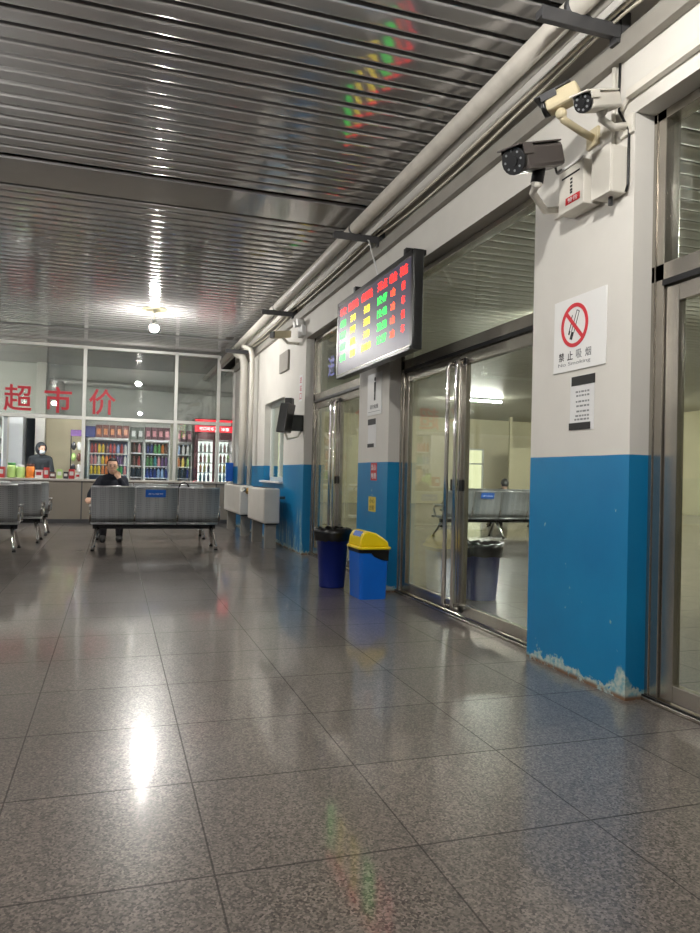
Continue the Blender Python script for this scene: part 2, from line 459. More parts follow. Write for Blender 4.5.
wall_with_windows('wall_outer', 'x', 19.5, -9.2, 28.3, WR, M['beige_wall'])
b = nb(); box(b, XB, 21, -9.3, -9.2, 0, 3.9); struct('wall_hall_rear', b, M['beige_wall'])
b = nb(); box(b, 15.55, 19.5, 26.4, 26.5, 0, 2.42); box(b, 15.55, 15.65, 26.4, 26.5, 2.42, 3.9); struct('wall_partition', b, M['beige_wall'])
def win_frame(name, axis, at, a, c, z0, z1, label, nx=2, rail=.62):
    bm = nb(); t = .06
    def put(p, q, u, v):
        if axis == 'y': box(bm, p, q, at, at+.06, u, v)
        else: box(bm, at, at+.06, p, q, u, v)
    put(a, c, z0, z0+t); put(a, c, z1-t, z1)
    for k in range(nx+1):
        p = a+(c-a)*k/nx; p = min(max(p-t/2, a), c-t); put(p, p+t, z0, z1)
    zr = z0+(z1-z0)*rail; put(a, c, zr, zr+t)
    o = struct(name, bm, M['win_frame'], label); return o
k = 2
for a, c, z0, z1 in WF: win_frame('window_%d' % k, 'y', 28.24, a, c, z0, z1, 'white framed window in the end wall of the far hall'); k += 1
for a, c, z0, z1 in WR: win_frame('window_%d' % k, 'x', 19.54, a, c, z0, z1, 'white framed window in the side wall of the far hall'); k += 1

# window_1 in the right wall of this hall
w1 = thing('window_1', 'white framed wall window beyond the first pillar', 'window', (XW+.13, (WY0+WY1)/2, WZ0), kind='structure')
b = nb()
for y in (WY0, (WY0+WY1)/2-.03, WY1-.06): box(b, 2.58, 2.64, y, y+.06, WZ0, WZ1)
box(b, 2.58, 2.64, WY0, WY1, WZ0, WZ0+.06); box(b, 2.58, 2.64, WY0, WY1, WZ1-.06, WZ1); obj('window_frame', b, M['win_frame'], w1)
b = nb(); box(b, 2.605, 2.612, WY0+.03, WY1-.03, WZ0+.03, WZ1-.03); obj('window_pane', b, M['glass'], w1)
b = nb(); box(b, 2.40, 2.60, WY0-.04, WY1+.03, WZ0-.035, WZ0-.001); obj('window_sill', b, M['white'], w1, bevel=.006)

# ------------------------------------------------------------------ glass doors
def door(name, y0, y1, label):
    d = thing(name, label, 'door', (2.62, (y0+y1)/2, 0), kind='structure')
    b = nb()
    for a, c in ((y0, y0+.09), (y1-.09, y1)): box(b, 2.585, 2.675, a, c, 0, 2.98)
    for a, c in ((y0+.028, y0+.034), (y1-.034, y1-.028)): box(b, 2.578, 2.586, a, c, 0, 2.98)
    box(b, 2.585, 2.675, y0, y1, 2.115, 2.20); box(b, 2.585, 2.675, y0, y1, 2.93, 2.98)
    obj('door_frame', b, M['steel'], d, bevel=.004)
    b = nb(); box(b, 2.575, 2.665, y0+.09, y1-.09, 2.085, 2.114); obj('header_track', b, M['black_metal'], d)
    b = nb(); box(b, 2.565, 2.675, y0, y1, 0, .022); obj('threshold', b, M['steel'], d, bevel=.004)
    b = nb(); box(b, 2.57, 2.582, y0, y1, .022, .03); obj('track_rail', b, M['black_metal'], d)
    b = nb(); box(b, 2.622, 2.632, y0+.085, y1-.085, 2.195, 2.935); obj('transom_pane', b, M['glass'], d)
    ym = (y0+y1)/2
    for (a, c, hy) in ((y0+.095, ym-.006, ym-.078), (ym+.006, y1-.095, ym+.078)):
        b = nb(); s = .085
        box(b, 2.598, 2.642, a, a+s, .035, 2.08); box(b, 2.598, 2.642, c-s, c, .035, 2.08)
        box(b, 2.5985, 2.6415, a+s, c-s, 1.995, 2.08); box(b, 2.5985, 2.6415, a+s, c-s, .035, .12)
        lf = obj('door_leaf', b, M['steel'], d, bevel=.003)
        b = nb(); box(b, 2.615, 2.625, a+s-.01, c-s+.01, .11, 2.005); obj('glass_pane', b, M['glass'], lf)
        b = nb(); xh = 2.525
        tube(b, [(2.60, hy, .075), (xh+.03, hy, .075), (xh+.008, hy, .083), (xh, hy, .11), (xh, hy, 1.98), (xh+.008, hy, 2.008), (xh+.03, hy, 2.018), (2.60, hy, 2.018)], .0185, 12)
        obj('pull_handle', b, M['chrome'], lf)
        b = nb()
        for z in (.075, 2.018): tube(b, [(2.5985, hy, z), (2.59, hy, z)], .03, 12)
        box(b, 2.575, 2.5985, hy-.022, hy+.022, 1.0, 1.09)
        obj('door_lock', b, M['black_metal'], lf)
    return d
door('door_1', *OPEN[0], 'steel framed glass double door at the right edge of the photo')
door('door_2', *OPEN[1], 'steel framed glass double door between the poster pillar and the bins')
d3 = door('door_3', *OPEN[2], 'steel framed glass double door furthest away under the departure board')
text('lettering', '进', (2.6205, 8.90, 2.50), .26, M['letter_blue'], d3, width=.29, bold=.012)
text('lettering', '站', (2.6205, 8.30, 2.50), .26, M['letter_blue'], d3, width=.29, bold=.012)

# ------------------------------------------------------------------ pipes, cables, brackets along the ceiling
YE = YS-.14
b = nb()
pts = [(2.17, -2+.0*k, 3.507) for k in range(1)]+[(2.17, YE+3.2, 3.507)]
tube(b, pts, .060, 20)
pipe = obj('ceiling_pipe', b, M['pipe'])
tag(pipe, 'thick lagged off white pipe running along the top of the right wall', 'pipe')
b = nb(); tube(b, [(2.245, -2, 3.472), (2.245, YE+3.2, 3.472)], .026, 14)
tag(obj('ceiling_pipe', b, M['pipe2']), 'slim pale pipe running right beside the thick lagged pipe', 'pipe')
b = nb()
def sag(x, z, r, amp):
    p = []
    y = -1.5
    while y < 13.6:
        t = ((y-3.12) % 3.55)/3.55; p.append((x+amp*.3*math.sin(y*1.3), y, z-amp*4*t*(1-t))); y += .3
    tube(b, p, r, 8)
sag(2.345, 3.468, .012, .025)
tag(obj('cable', b, M['cable_w']), 'pale cable strung along the wall nearest the slim pipe', 'cable')
b = nb(); sag(2.385, 3.460, .009, .06)
tag(obj('cable', b, M['cable_w']), 'thin sagging pale cable strung between the dark pipe brackets', 'cable')
b = nb(); box(b, 2.415, XW-.001, -2, YS-.1, 3.285, 3.40)  # plain grey box along the top of the wall
tag(obj('wall_strip', b, M['dull_grey'], bevel=.004), 'long grey strip running along the wall under the pipes', 'trunking')
ordn = ['above the poster pillar and security cameras', 'above the departure board', 'above the black monitor', 'nearest the shop front']
for i in range(4):
    y = 3.12+3.555*i
    t = thing('pipe_bracket', 'dark steel pipe bracket on the right wall '+ordn[i], 'bracket', (XW, y, 3.41), group='dark brackets carrying the ceiling pipes')
    b = nb(); box(b, 1.95, 2.414, y-.03, y+.03, 3.402, 3.444)
    box(b, 1.95, 2.414, y-.036, y-.03, 3.38, 3.452); obj('channel', b, M['grey_metal'], t, bevel=.003)
    b = nb(); box(b, 2.4145, XW-.001, y-.04, y+.04, 3.402, 3.52); box(b, 2.395, 2.4145, y-.03, y+.03, 3.36, 3.50); obj('wall_plate', b, M['grey_metal'], t)
    b = nb()
    for x, z, r in ((2.17, 3.507, .0625), (2.245, 3.472, .028)):
        tube(b, [(x, y-.02, z), (x, y+.02, z)], r, 18)
    obj('pipe_clamp', b, M['grey_metal'], t)
# elbow and drop pipes near the shop
for yy, rr, lb in ((13.05, .045, 'white vertical pipe dropping to the heater nearest the window'), (13.9, .075, 'wider white vertical pipe on the wall nearest the shop front')):
    b = nb(); tube(b, [(2.19, yy+.12, 3.43), (2.22, yy+.04, 3.39), (2.30, yy, 3.36), (2.31, yy, 3.32), (2.33, yy, 3.24), (2.335, yy, 3.1), (2.335, yy, .89)], rr, 14)
    tag(obj('drop_pipe', b, M['off_white']), lb, 'pipe')

# ------------------------------------------------------------------ departure board
t = thing('departure_board', 'black framed departure board with red green and yellow lettering over the doors', 'display board', (2.2, 6.27, 2.11))
BY0, BY1, BZ0, BZ1 = 5.245, 7.28, 2.11, 2.905
b = nb(); box(b, 2.205, 2.285, BY0, BY1, BZ0, BZ1); 
for a in ((BY0, BY1, BZ0, BZ0+.035), (BY0, BY1, BZ1-.05, BZ1), (BY0, BY0+.05, BZ0, BZ1), (BY1-.05, BY1, BZ0, BZ1)): box(b, 2.195, 2.21, *a)
obj('casing', b, M['black'], t, bevel=.004)
b = nb(); box(b, 2.200, 2.206, BY0+.05, BY1-.05, BZ0+.035, BZ1-.05); obj('screen', b, M['screen'], t)
b = nb(); box(b, 2.192, 2.196, BY0+.03, BY1-.03, BZ0+.028, BZ0+.036); obj('bezel_strip', b, M['steel'], t)
b = nb(); tube(b, [(2.25, 6.18, BZ1-.01), (2.26, 6.3, 3.05), (2.29, 6.60, 3.385), (2.29, 6.635, 3.40)], .008, 8); obj('hanger_rod', b, M['white'], t)
for y in (5.65, 7.0):
    b = nb(); box(b, 2.286, XW-.001, y-.03, y+.03, 2.99, 3.03); box(b, 2.286, 2.30, y-.03, y+.03, 2.6, 2.99); obj('wall_mount', b, M['black_metal'], t)
cols = [(.055, .13), (.205, .185), (.43, .205), (.655, .17), (.80, .085), (.925, .10)]   # centre (share of the width from the far end), width in m
W = BY1-BY0-.10
heads = ['车次', '始发站', '终到站', '开点', '站台', '状态']
rows = [['4331', '齐市', '长春', '17:47', '1台', '候'], ['K517', '四平', '沈阳', '19:48', '2台', '车'], ['2257', '通化', '天津', '20:38', '1台', '候'], ['4343', '吉林', '白城市', '21:27', '2台', '车']]
rz = (BZ1-.05)-(BZ0+.035); cc = ['led_green', 'led_yellow', 'led_yellow', 'led_green', 'led_orange', 'led_red']
hw = [.20, .30, .30, .24, .20, .22]; dw = [.18, .16, .17, .23, .10, .075]
cx = [.075, .245, .455, .665, .80, .92]
for j in range(6):
    yc = BY1-.05-W*cx[j]
    text('led_text', heads[j], (2.200, yc, BZ1-.05-rz*.10), .082, M['led_red'], t, width=min(hw[j], .17 if j > 3 else 1), bold=0)
    for i in range(4):
        w = dw[j]; s = rows[i][j]
        if len(s) == 3 and j == 2: w = .26
        text('led_text', s, (2.200, yc, BZ1-.05-rz*(.275+.165*i)), .070, M[cc[j]], t, width=w, bold=0)

# ------------------------------------------------------------------ signs on the pillars
def board(name, label, cat, y0, y1, z0, z1, m, th=.008, x=XW):
    t = thing(name, label, cat, (x, (y0+y1)/2, z0)); b = nb(); box(b, x-th, x-.0005, y0, y1, z0, z1); obj('panel', b, m, t, bevel=.002); return t
t = board('no_smoking_sign', 'white no smoking sign with red ring on the nearest blue and white pillar', 'sign', 3.222, 3.70, 1.728, 2.148, M['white'])
yc, zc, x = 3.50, 1.985, XW-.008
def ring(bm, yc, zc, r0, r1, x0, x1, n=48, a0=0, a1=2*PI):
    vs = []
    for k in range(n+1):
        a = a0+(a1-a0)*k/n; ca, sa = math.cos(a), math.sin(a)
        vs.append([bm.verts.new((xx, yc-ca*r, zc+sa*r)) for r, xx in ((r0, x0), (r1, x0), (r1, x1), (r0, x1))])
    for a, c in zip(vs, vs[1:]):
        for i in range(4): bm.faces.new((a[i], a[(i+1) % 4], c[(i+1) % 4], c[i]))
b = nb(); ring(b, yc, zc, .103, .125, x-.003, x)
obox(b, (x-.0015, yc, zc), ((0, -1, -1), (0, -1, 1), (1, 0, 0)), (.108, .011, .0016)); obj('ring', b, M['red'], t)
b = nb(); dd = Vector((0, -.42, 1)).normalized(); nn = Vector((0, -1, -.42)).normalized()
def bar(c, l, w): obox(b, Vector((x-.0008, yc, zc))+dd*c[0]+nn*c[1], (dd, nn, (1, 0, 0)), (l, w, .0008))
bar((-.062, .0), .022, .0115)
for s in (-1, 1): bar((.022, s*.0115), .062, .0022)
bar((.084, 0), .0022, .0125); bar((-.02, -.034), .028, .003); bar((.03, -.042), .018, .003); bar((-.052, -.03), .012, .006)
obj('cigarette_symbol', b, M['ink'], t)
for i, ch in enumerate('禁止吸烟'):
    text('lettering', ch, (x, 3.62-.083*i, 1.817), .05, M['ink'] if i < 2 else M['grey_ink'], t, width=.052, thick=.001, bold=.008)
text('lettering', 'No Smoking', (x, 3.50, 1.768), .026, M['grey_ink'], t, width=.30, thick=.001)
for y, z in ((3.69, 2.138), (3.232, 2.138), (3.232, 1.738), (3.69, 1.738)): pass

t = board('paper_notice', 'white paper taped with black tape below the no smoking sign', 'notice', 3.318, 3.535, 1.385, 1.692, M['paper'], .003)
b = nb()
box(b, x+.0025, x+.0055, 3.312, 3.522, 1.638, 1.690); obj('black_tape', b, M['ink'], t)
b = nb(); box(b, x+.0025, x+.0055, 3.346, 3.540, 1.388, 1.428); obj('black_tape', b, M['ink'], t)
b = nb()
for z in (1.60, 1.578, 1.545, 1.52, 1.49, 1.465, 1.445):
    y = 3.36
    while y < 3.48:
        w = random.uniform(.012, .03); box(b, x+.0042, x+.0052, y, min(y+w, 3.49), z-.004, z+.006); y += w+.008
obj('printed_lines', b, M['grey_ink'], t)

t = board('pillar_sign', 'white figure symbol sign on the pillar behind the bins', 'sign', 6.615, 7.02, 1.715, 2.135, M['white'])
b = nb(); ball(b, (x-.001, 6.80, 2.075), .022, 12, (.15, 1, 1)); box(b, x-.002, x, 6.775, 6.825, 1.95, 2.045); box(b, x-.002, x, 6.78, 6.797, 1.86, 1.955); box(b, x-.002, x, 6.803, 6.82, 1.86, 1.955); obj('figure_symbol', b, M['ink'], t)
text('lettering', '请勿吸烟', (x, 6.82, 1.80), .045, M['grey_ink'], t, width=.24, thick=.001, bold=.01)
b = nb(); box(b, x-.001, x, 6.64, 6.99, 1.748, 1.752); obj('printed_line', b, M['grey_ink'], t)
t = board('paper_notice', 'white paper with black taped ends on the pillar behind the bins', 'notice', 6.755, 6.995, 1.392, 1.678, M['paper'], .003)
b = nb(); box(b, x+.0025, x+.0055, 6.77, 6.998, 1.62, 1.68); obj('black_tape', b, M['ink'], t)
b = nb(); box(b, x+.0025, x+.0055, 6.81, 6.998, 1.392, 1.43); obj('black_tape', b, M['ink'], t)
t = board('red_sticker', 'small red sticker with pale characters on the blue paint behind the bins', 'sticker', 6.71, 6.885, 1.058, 1.235, M['sticker_red'], .002)
text('lettering', '当心', (x+.0058, 6.80, 1.19), .06, M['paper'], t, width=.14, thick=.0008, bold=.01)
text('lettering', '地滑', (x+.0058, 6.80, 1.105), .06, M['paper'], t, width=.14, thick=.0008, bold=.01)
t = board('yellow_sticker', 'small yellow sticker low on the blue paint behind the bins', 'sticker', 6.72, 6.935, .745, .895, M['sticker_yellow'], .002)
text('lettering', '小心', (x+.0058, 6.83, .855), .05, M['trouser'], t, width=.14, thick=.0008)
text('lettering', '台阶', (x+.0058, 6.83, .785), .05, M['trouser'], t, width=.14, thick=.0008)
t = board('wall_notice', 'pale vertical notice with red characters on the pillar above the black monitor', 'notice', 9.80, 9.97, 2.13, 2.50, M['paper'], .003)
for i, ch in enumerate('进站口'): text('lettering', ch, (x+.0048, 9.885, 2.43-.115*i), .09, M['sticker_red'], t, width=.11, thick=.0008, bold=.01)

# ------------------------------------------------------------------ security cameras and boxes above the poster pillar
def bullet(name, label, front, rear, rad_w, rad_h, body_m, hood_m, ringm, wall_pt, arm_pts, plate=True, hood=.07):
    front, rear = Vector(front), Vector(rear); d, s, u = frame_of(front-rear)
    L = (front-rear).length; mid = (front+rear)/2
    t = thing(name, label, 'security camera', wall_pt, group='security cameras above the pillar')
    b = nb(); obox(b, mid, (d, s, u), (L/2, rad_w, rad_h)); obj('housing', b, body_m, t, bevel=rad_h*.35)
    b = nb(); obox(b, mid+u*(rad_h+.003)+d*(hood*.5), (d, s, u), (L/2+.01, rad_w+.006, .004))
    for k in (-1, 1): obox(b, mid+u*(rad_h*.62)+s*k*(rad_w+.004)+d*(L/2-.03), (d, s, u), (hood*.6, .003, rad_h*.42))
    obj('sun_hood', b, hood_m, t, bevel=.002)
    b = nb(); tube(b, [front-d*.004, front+d*.022], min(rad_w, rad_h)*1.12, 18)
    fp = obj('front_ring', b, ringm, t)
    b = nb(); tube(b, [front+d*.022, front+d*.026], rad_h*.42, 16); obj('lens', b, M['black'], fp)
    for k in range(8):
        b = nb(); a = 2*PI*k/8; c = front+(s*math.cos(a)+u*math.sin(a))*rad_h*.78; tube(b, [c+d*.021, c+d*.025], .006, 8); obj('infrared_light', b, M['grey_ink'], fp)
    b = nb(); tube(b, [wall_pt]+arm_pts, .02, 12); ball(b, arm_pts[-1], .03, 12)
    obj('arm', b, M['beige'] if body_m is M['beige'] else M['off_white'], t)
    b = nb(); wp = Vector(wall_pt); box(b, XW-.02, XW-.001, wp.y-.05, wp.y+.05, wp.z-.05, wp.z+.05); obj('wall_plate', b, M['beige'] if body_m is M['beige'] else M['off_white'], t, bevel=.004)
    return t
c1 = bullet('security_camera', 'large dark grey security camera lowest of three above the poster pillar', (1.925, 3.27, 2.745), (2.245, 3.40, 2.875), .064, .062, M['camera_grey'], M['camera_grey'], M['black'],
       (XW-.01, 3.66, 2.70), [(2.33, 3.62, 2.66), (2.13, 3.43, 2.665), (2.11, 3.36, 2.69)])
b = nb(); tube(b, [(2.11, 3.36, 2.69), (2.115, 3.345, 2.775)], .034, 12); obj('swivel_joint', b, M['black_metal'], c1)
b = nb(); tube(b, [(2.24, 3.40, 2.84), (2.27, 3.42, 2.80), (2.30, 3.46, 2.81), (2.34, 3.48, 2.845)], .007, 8); obj('camera_lead', b, M['black'], c1)
c2 = bullet('security_camera', 'aged beige security camera pointing away left of the white one', (2.095, 3.255, 3.045), (2.20, 3.125, 3.09), .046, .044, M['beige'], M['grey_metal'], M['black'],
       (XW-.01, 3.36, 2.99), [(2.33, 3.29, 2.975), (2.16, 3.20, 2.965), (2.145, 3.20, 2.995)])
c3 = bullet('security_camera', 'white security camera with black front on the right of the beige one', (2.11, 2.955, 2.925), (2.36, 3.06, 3.03), .044, .040, M['off_white'], M['off_white'], M['black'],
       (XW-.01, 3.08, 2.93), [(2.38, 3.09, 2.915), (2.28, 3.05, 2.92), (2.265, 3.03, 2.95)])
t = thing('power_box', 'small white box with red label beside the lowest dark camera', 'electrical box', (XW, 3.43, 2.60))
b = nb(); box(b, 2.36, XW-.001, 3.30, 3.53, 2.60, 2.845); obj('box', b, M['off_white'], t, bevel=.006)
b = nb(); box(b, 2.35, 2.36, 3.295, 3.535, 2.84, 2.852); obj('lid_rim', b, M['white'], t)
b = nb(); box(b, 2.3585, 2.3599, 3.33, 3.46, 2.635, 2.675); lb = obj('red_label', b, M['sticker_red'], t)
b = nb(); box(b, 2.3585, 2.3599, 3.335, 3.50, 2.79, 2.80)
for z in (2.77, 2.75, 2.73, 2.71, 2.695): box(b, 2.3585, 2.3599, 3.40, 3.42, z-.006, z+.006)
obj('printed_text', b, M['ink'], t)
text('lettering', '警告', (2.3583, 3.395, 2.655), .026, M['paper'], t, width=.09, thick=.0005)
t = thing('junction_box', 'tall cream junction box on the pillar below the white camera', 'electrical box', (XW, 3.16, 2.575))
b = nb(); box(b, 2.37, XW-.001, 3.085, 3.235, 2.585, 2.83); obj('box', b, M['off_white'], t, bevel=.008)
b = nb(); box(b, 2.362, 2.37, 3.083, 3.237, 2.583, 2.832); obj('cover', b, M['off_white'], t, bevel=.003)
b = nb(); tube(b, [(2.42, 3.15, 2.583), (2.42, 3.15, 2.54)], .012, 10); obj('cable_gland', b, M['grey_metal'], t)
b = nb(); tube(b, [(2.455, 3.185, 2.84), (2.455, 3.185, 3.284)], .012, 10)
tag(obj('conduit', b, M['off_white']), 'white conduit pipe between the bracket and the junction box', 'conduit')
b = nb(); tube(b, [(2.455, 3.14, 3.284), (2.45, 3.135, 3.2), (2.455, 3.145, 3.1), (2.44, 3.12, 3.02), (2.455, 3.06, 2.9), (2.455, 3.06, 2.7), (2.45, 3.055, 2.62), (2.45, 3.07, 2.585)], .007, 8)
tag(obj('cable', b, M['black']), 'black cable hanging down the pillar beside the cameras', 'cable')
b = nb(); box(b, 2.43, XW-.001, 2.52, 3.06, 3.06, 3.10); tube(b, [(2.45, 3.06, 3.08), (2.45, 3.12, 3.02)], .012, 8)
tag(obj('cable_duct', b, M['off_white'], bevel=.003), 'white cable duct above the door at the right edge', 'trunking')
# far camera, alarm light, grey box, black monitor on the first pillar
t = thing('security_camera', 'small beige camera under the pipes far down near the monitor', 'security camera', (XW, 10.1, 3.05))
b = nb(); obox(b, (2.19, 10.0, 3.07), ((-1, -.5, -.2), (-.5, 1, 0), (0, 0, 1)), (.15, .05, .05)); obj('housing', b, M['beige'], t, bevel=.01)
b = nb(); obox(b, (2.06, 9.935, 3.045), ((-1, -.5, -.2), (-.5, 1, 0), (0, 0, 1)), (.02, .045, .045)); obj('front_ring', b, M['black'], t)
b = nb(); tube(b, [(XW-.001, 10.1, 2.98), (2.3, 10.05, 2.97), (2.22, 10.02, 3.03)], .022, 10); obj('arm', b, M['off_white'], t)
t = thing('emergency_light', 'white twin headed emergency light at the top of the furthest pillar', 'emergency light', (XW, 9.8, 3.0))
b = nb(); box(b, 2.41, XW-.001, 9.66, 9.90, 3.02, 3.16); obj('box', b, M['white'], t, bevel=.01)
for y in (9.69, 9.87):
    b = nb(); tube(b, [(2.43, y, 3.16), (2.42, y, 3.20)], .015, 8); tube(b, [(2.44, y, 3.22), (2.34, y, 3.20)], [.03, .05], 14); obj('lamp_head', b, M['white'], t)
b = nb(); box(b, 2.435, XW-.001, 10.62, 11.2, 2.68, 2.98)
tag(obj('wall_box', b, M['dull_grey'], bevel=.005), 'flat grey box on the wall above the window', 'electrical box')
t = thing('monitor', 'black monitor on a swing arm on the furthest pillar', 'monitor', (XW, 9.95, 1.75))
ax = Vector((-.62, -1, 0)).normalized(); nx = Vector((-1, .62, 0)).normalized()
c = Vector((2.20, 9.60, 1.86)); upv = Vector((.16, .04, 1))
b = nb(); obox(b, c, (ax, nx, upv), (.15, .06, .20)); obj('casing', b, M['black'], t, bevel=.012)
b = nb(); obox(b, c+nx*.062, (ax, nx, upv), (.13, .003, .17)); obj('screen', b, M['black_metal'], t)
b = nb(); obox(b, c+Vector((.05, .03, .23)), (ax, nx, (0, 0, 1)), (.06, .05, .05)); obj('top_unit', b, M['black'], t, bevel=.01)
b = nb(); box(b, 2.27, XW-.001, 9.68, 9.78, 1.70, 1.92); obj('wall_arm', b, M['black'], t, bevel=.004)
b = nb(); tube(b, [(2.20, 9.62, 1.66), (2.24, 9.64, 1.58), (2.40, 9.72, 1.62), (2.46, 9.74, 1.72)], .016, 8); obj('cable', b, M['off_white'], t)

# ------------------------------------------------------------------ waste bins
t = thing('waste_bin', 'bright blue square waste bin with yellow swing lid', 'waste bin', (2.235, 6.24, 0))
b = nb(); rbox(b, 2.090, 2.370, 6.06, 6.41, .0, .445, .035, .90); obj('body', b, M['bin_blue'], t)
b = nb(); rbox(b, 2.083, 2.377, 6.052, 6.418, .415, .448, .035, .985)
prism(b, [(.10, .42), (.272, .42), (.270, .345), (.20, .355), (.13, .385)], (2.09, 6.056, 0), (1, 0, 0), (0, 0, 1), (0, .012, 0)); obj('liner', b, M['liner'], t)
b = nb(); rbox(b, 2.070, 2.390, 6.04, 6.43, .445, .47, .045)
prism(b, [(0, .468), (.008, .55), (.035, .595), (.085, .607), (.15, .592), (.225, .545), (.265, .515), (.275, .468)], (2.092, 6.065, 0), (1, 0, 0), (0, 0, 1), (0, .34, 0)); obj('lid', b, M['yellow'], t, bevel=.012)
b = nb(); obox(b, (2.116, 6.21, .580), ((0, 1, 0), (.52, 0, .85), (-.85, 0, .52)), (.10, .026, .003)); obj('flap_label', b, M['sign_blue'], t)
def round_bin(name, label, loc, r0, r1, h, seed):
    rd = random.Random(seed); t = thing(name, label, 'waste bin', loc); b = nb()
    lathe(b, [(r0, 0), (r0+.004, .01), (r1-.006, h-.03), (r1+.012, h-.03), (r1+.014, h), (r1-.008, h), (r0-.01, .02)], loc, 28); obj('body', b, M['bin_dark'], t)
    b = nb(); rings = []; n = 36
    for rr, zz, j in ((r1+.010, h-.10, .006), (r1+.020, h-.03, .006), (r1+.022, h+.012, .012), (r1-.02, h+.018, .012), (r1-.05, h-.06, .015), (.02, h-.14, .0)):
        rings.append([b.verts.new((loc[0]+(rr+rd.uniform(-j, j))*math.cos(2*PI*k/n), loc[1]+(rr+rd.uniform(-j, j))*math.sin(2*PI*k/n), zz+rd.uniform(-j, j)*1.3)) for k in range(n)])
    for a, c in zip(rings, rings[1:]):
        for k in range(n): b.faces.new((a[k], a[(k+1) % n], c[(k+1) % n], c[k])).smooth = True
    obj('liner', b, M['liner'], t); return t
round_bin('waste_bin', 'dark blue open waste bin lined with a black bag in this hall', (2.075, 6.86, 0), .122, .165, .56, 1)
round_bin('waste_bin', 'dark blue bin lined with a black bag seen through the door glass', (3.22, 5.93, 0), .135, .185, .50, 2)

# ------------------------------------------------------------------ benches (local frame: sits facing +y, centred on x, back edge near y=0)
def bench(name, label, n, loc, rz=0., group=None, sign_at=None):
    t = thing(name, label, 'bench', loc, rz, group); w = .578
    prof = [(-.055, .872), (-.045, .86), (.005, .62), (.04, .47), (.075, .395), (.13, .362), (.22, .362), (.38, .385), (.50, .400), (.545, .395), (.56, .37)]
    for i in range(n):
        x0 = (i-n/2)*w+.014; x1 = x0+w-.028
        b = nb()
        def shell(p, th=.012):
            lo = [[b.verts.new((x, y, z)) for y, z in p] for x in (x0, x1)]
            hi = []
            for x in (x0, x1):
                q = []
                for k, (y, z) in enumerate(p):
                    a = Vector(p[max(k-1, 0)]); c = Vector(p[min(k+1, len(p)-1)]); d = (c-a).normalized(); q.append(b.verts.new((x, y+d.y*th, z-d.x*th)))
                hi.append(q)
            for k in range(len(p)-1):
                b.faces.new((lo[0][k], lo[1][k], lo[1][k+1], lo[0][k+1])).smooth = True
                b.faces.new((hi[0][k], hi[0][k+1], hi[1][k+1], hi[1][k])).smooth = True
                b.faces.new((lo[0][k], lo[0][k+1], hi[0][k+1], hi[0][k])); b.faces.new((lo[1][k], hi[1][k], hi[1][k+1], lo[1][k+1]))
            for k in (0, len(p)-1): b.faces.new((lo[0][k], hi[0][k], hi[1][k], lo[1][k]))
        shell(prof[:5]); bk = obj('backrest', b, M['bench'], t, local=True)
        b = nb(); shell(prof[4:]); obj('seat', b, M['bench'], t, local=True)
        b = nb(); tube(b, [(x0-.004, -.05, .874), (x1+.004, -.05, .874)], .014, 10)
        for x in (x0, x1): tube(b, [(x, y, z) for y, z in prof], .010, 8)
        tube(b, [(x0, .085, .362), (x1, .085, .362)], .012, 8)
        obj('edge_tube', b, M['bench_edge'], bk, local=True)
        if sign_at == i:
            xm = (x0+x1)/2-.02; b = nb(); obox(b, (xm, -.0515, .79), ((1, 0, 0), (0, .21, -1), (0, 1, .21)), (.135, .052, .004)); sg = obj('sign_plate', b, M['sign_blue'], bk, local=True)
            tx = text('lettering', '爱心座椅', (0, 0, 0), .035, M['paper'], None, AX_SHOP, width=.20, thick=.001)
            tx.data.transform(Matrix.Translation((xm, -.0562, .79)) @ Matrix.Rotation(-.207, 4, 'X')); tx.parent = bk
    L = n*w
    b = nb(); box(b, -L/2+.03, L/2-.03, .19, .27, .285, .345); obj('beam', b, M['black_metal'], t, local=True, bevel=.004)
    for sx in ((-L/2+.10, L/2-.10) if n < 4 else (-L/2+.10, 0, L/2-.10)):
        e = -1 if sx < 0 else 1
        b = nb()
        tube(b, [(sx, .235, .33), (sx+e*.03, .12, .22), (sx+e*.055, .02, .07), (sx+e*.06, -.01, .022)], [.03, .024, .02, .018], 10)
        tube(b, [(sx, .235, .33), (sx+e*.03, .36, .21), (sx+e*.055, .50, .07), (sx+e*.06, .53, .022)], [.03, .024, .02, .018], 10)
        lg = obj('leg', b, M['chrome'], t, local=True)
        for y in (-.012, .532):
            b = nb(); tube(b, [(sx+e*.06, y, 0), (sx+e*.06, y, .022)], .026, 12); obj('foot', b, M['black'], lg, local=True)
    for i in range(n+1):
        x = (i-n/2)*w
        b = nb(); tube(b, [(x, .06, .40), (x, .03, .50), (x, .045, .565), (x, .10, .59), (x, .38, .575), (x, .44, .55), (x, .43, .48), (x, .36, .40)], .016, 10)
        ar = obj('armrest', b, M['chrome'], t, local=True)
        b = nb(); box(b, x-.024, x+.024, .09, .40, .592, .612); obj('arm_pad', b, M['bench_edge'] if i else M['bench_edge'], ar, local=True, bevel=.006)
    return t
b1 = bench('waiting_bench', 'three seat steel bench with a blue sign seen from behind', 3, (.575, 10.37, 0), 0, 'steel waiting benches', 1)
G = 'steel waiting benches'
b2 = dup(b1, (.60, 12.55, 0), PI, 'steel bench facing us on which the man in dark sits', G)
for ch in list(b2.children):
    for g in list(ch.children):
        if g.name.startswith(('sign_plate', 'lettering')): bpy.data.objects.remove(g)
b3 = bench('waiting_bench', 'nearest steel bench of the left block cut by the photo edge', 4, (-2.33, 10.32, 0), 0, G)
b4 = dup(b3, (-2.16, 11.55, 0), 0, 'second steel bench of the left block behind the nearest one', G)
b5 = dup(b3, (-2.16, 12.85, 0), 0, 'third steel bench of the left block nearest the shop', G)
b6 = bench('waiting_bench', 'steel bench with a blue sign in the far hall behind the door glass', 4, (6.85, 11.9, 0), 0, G, 1)
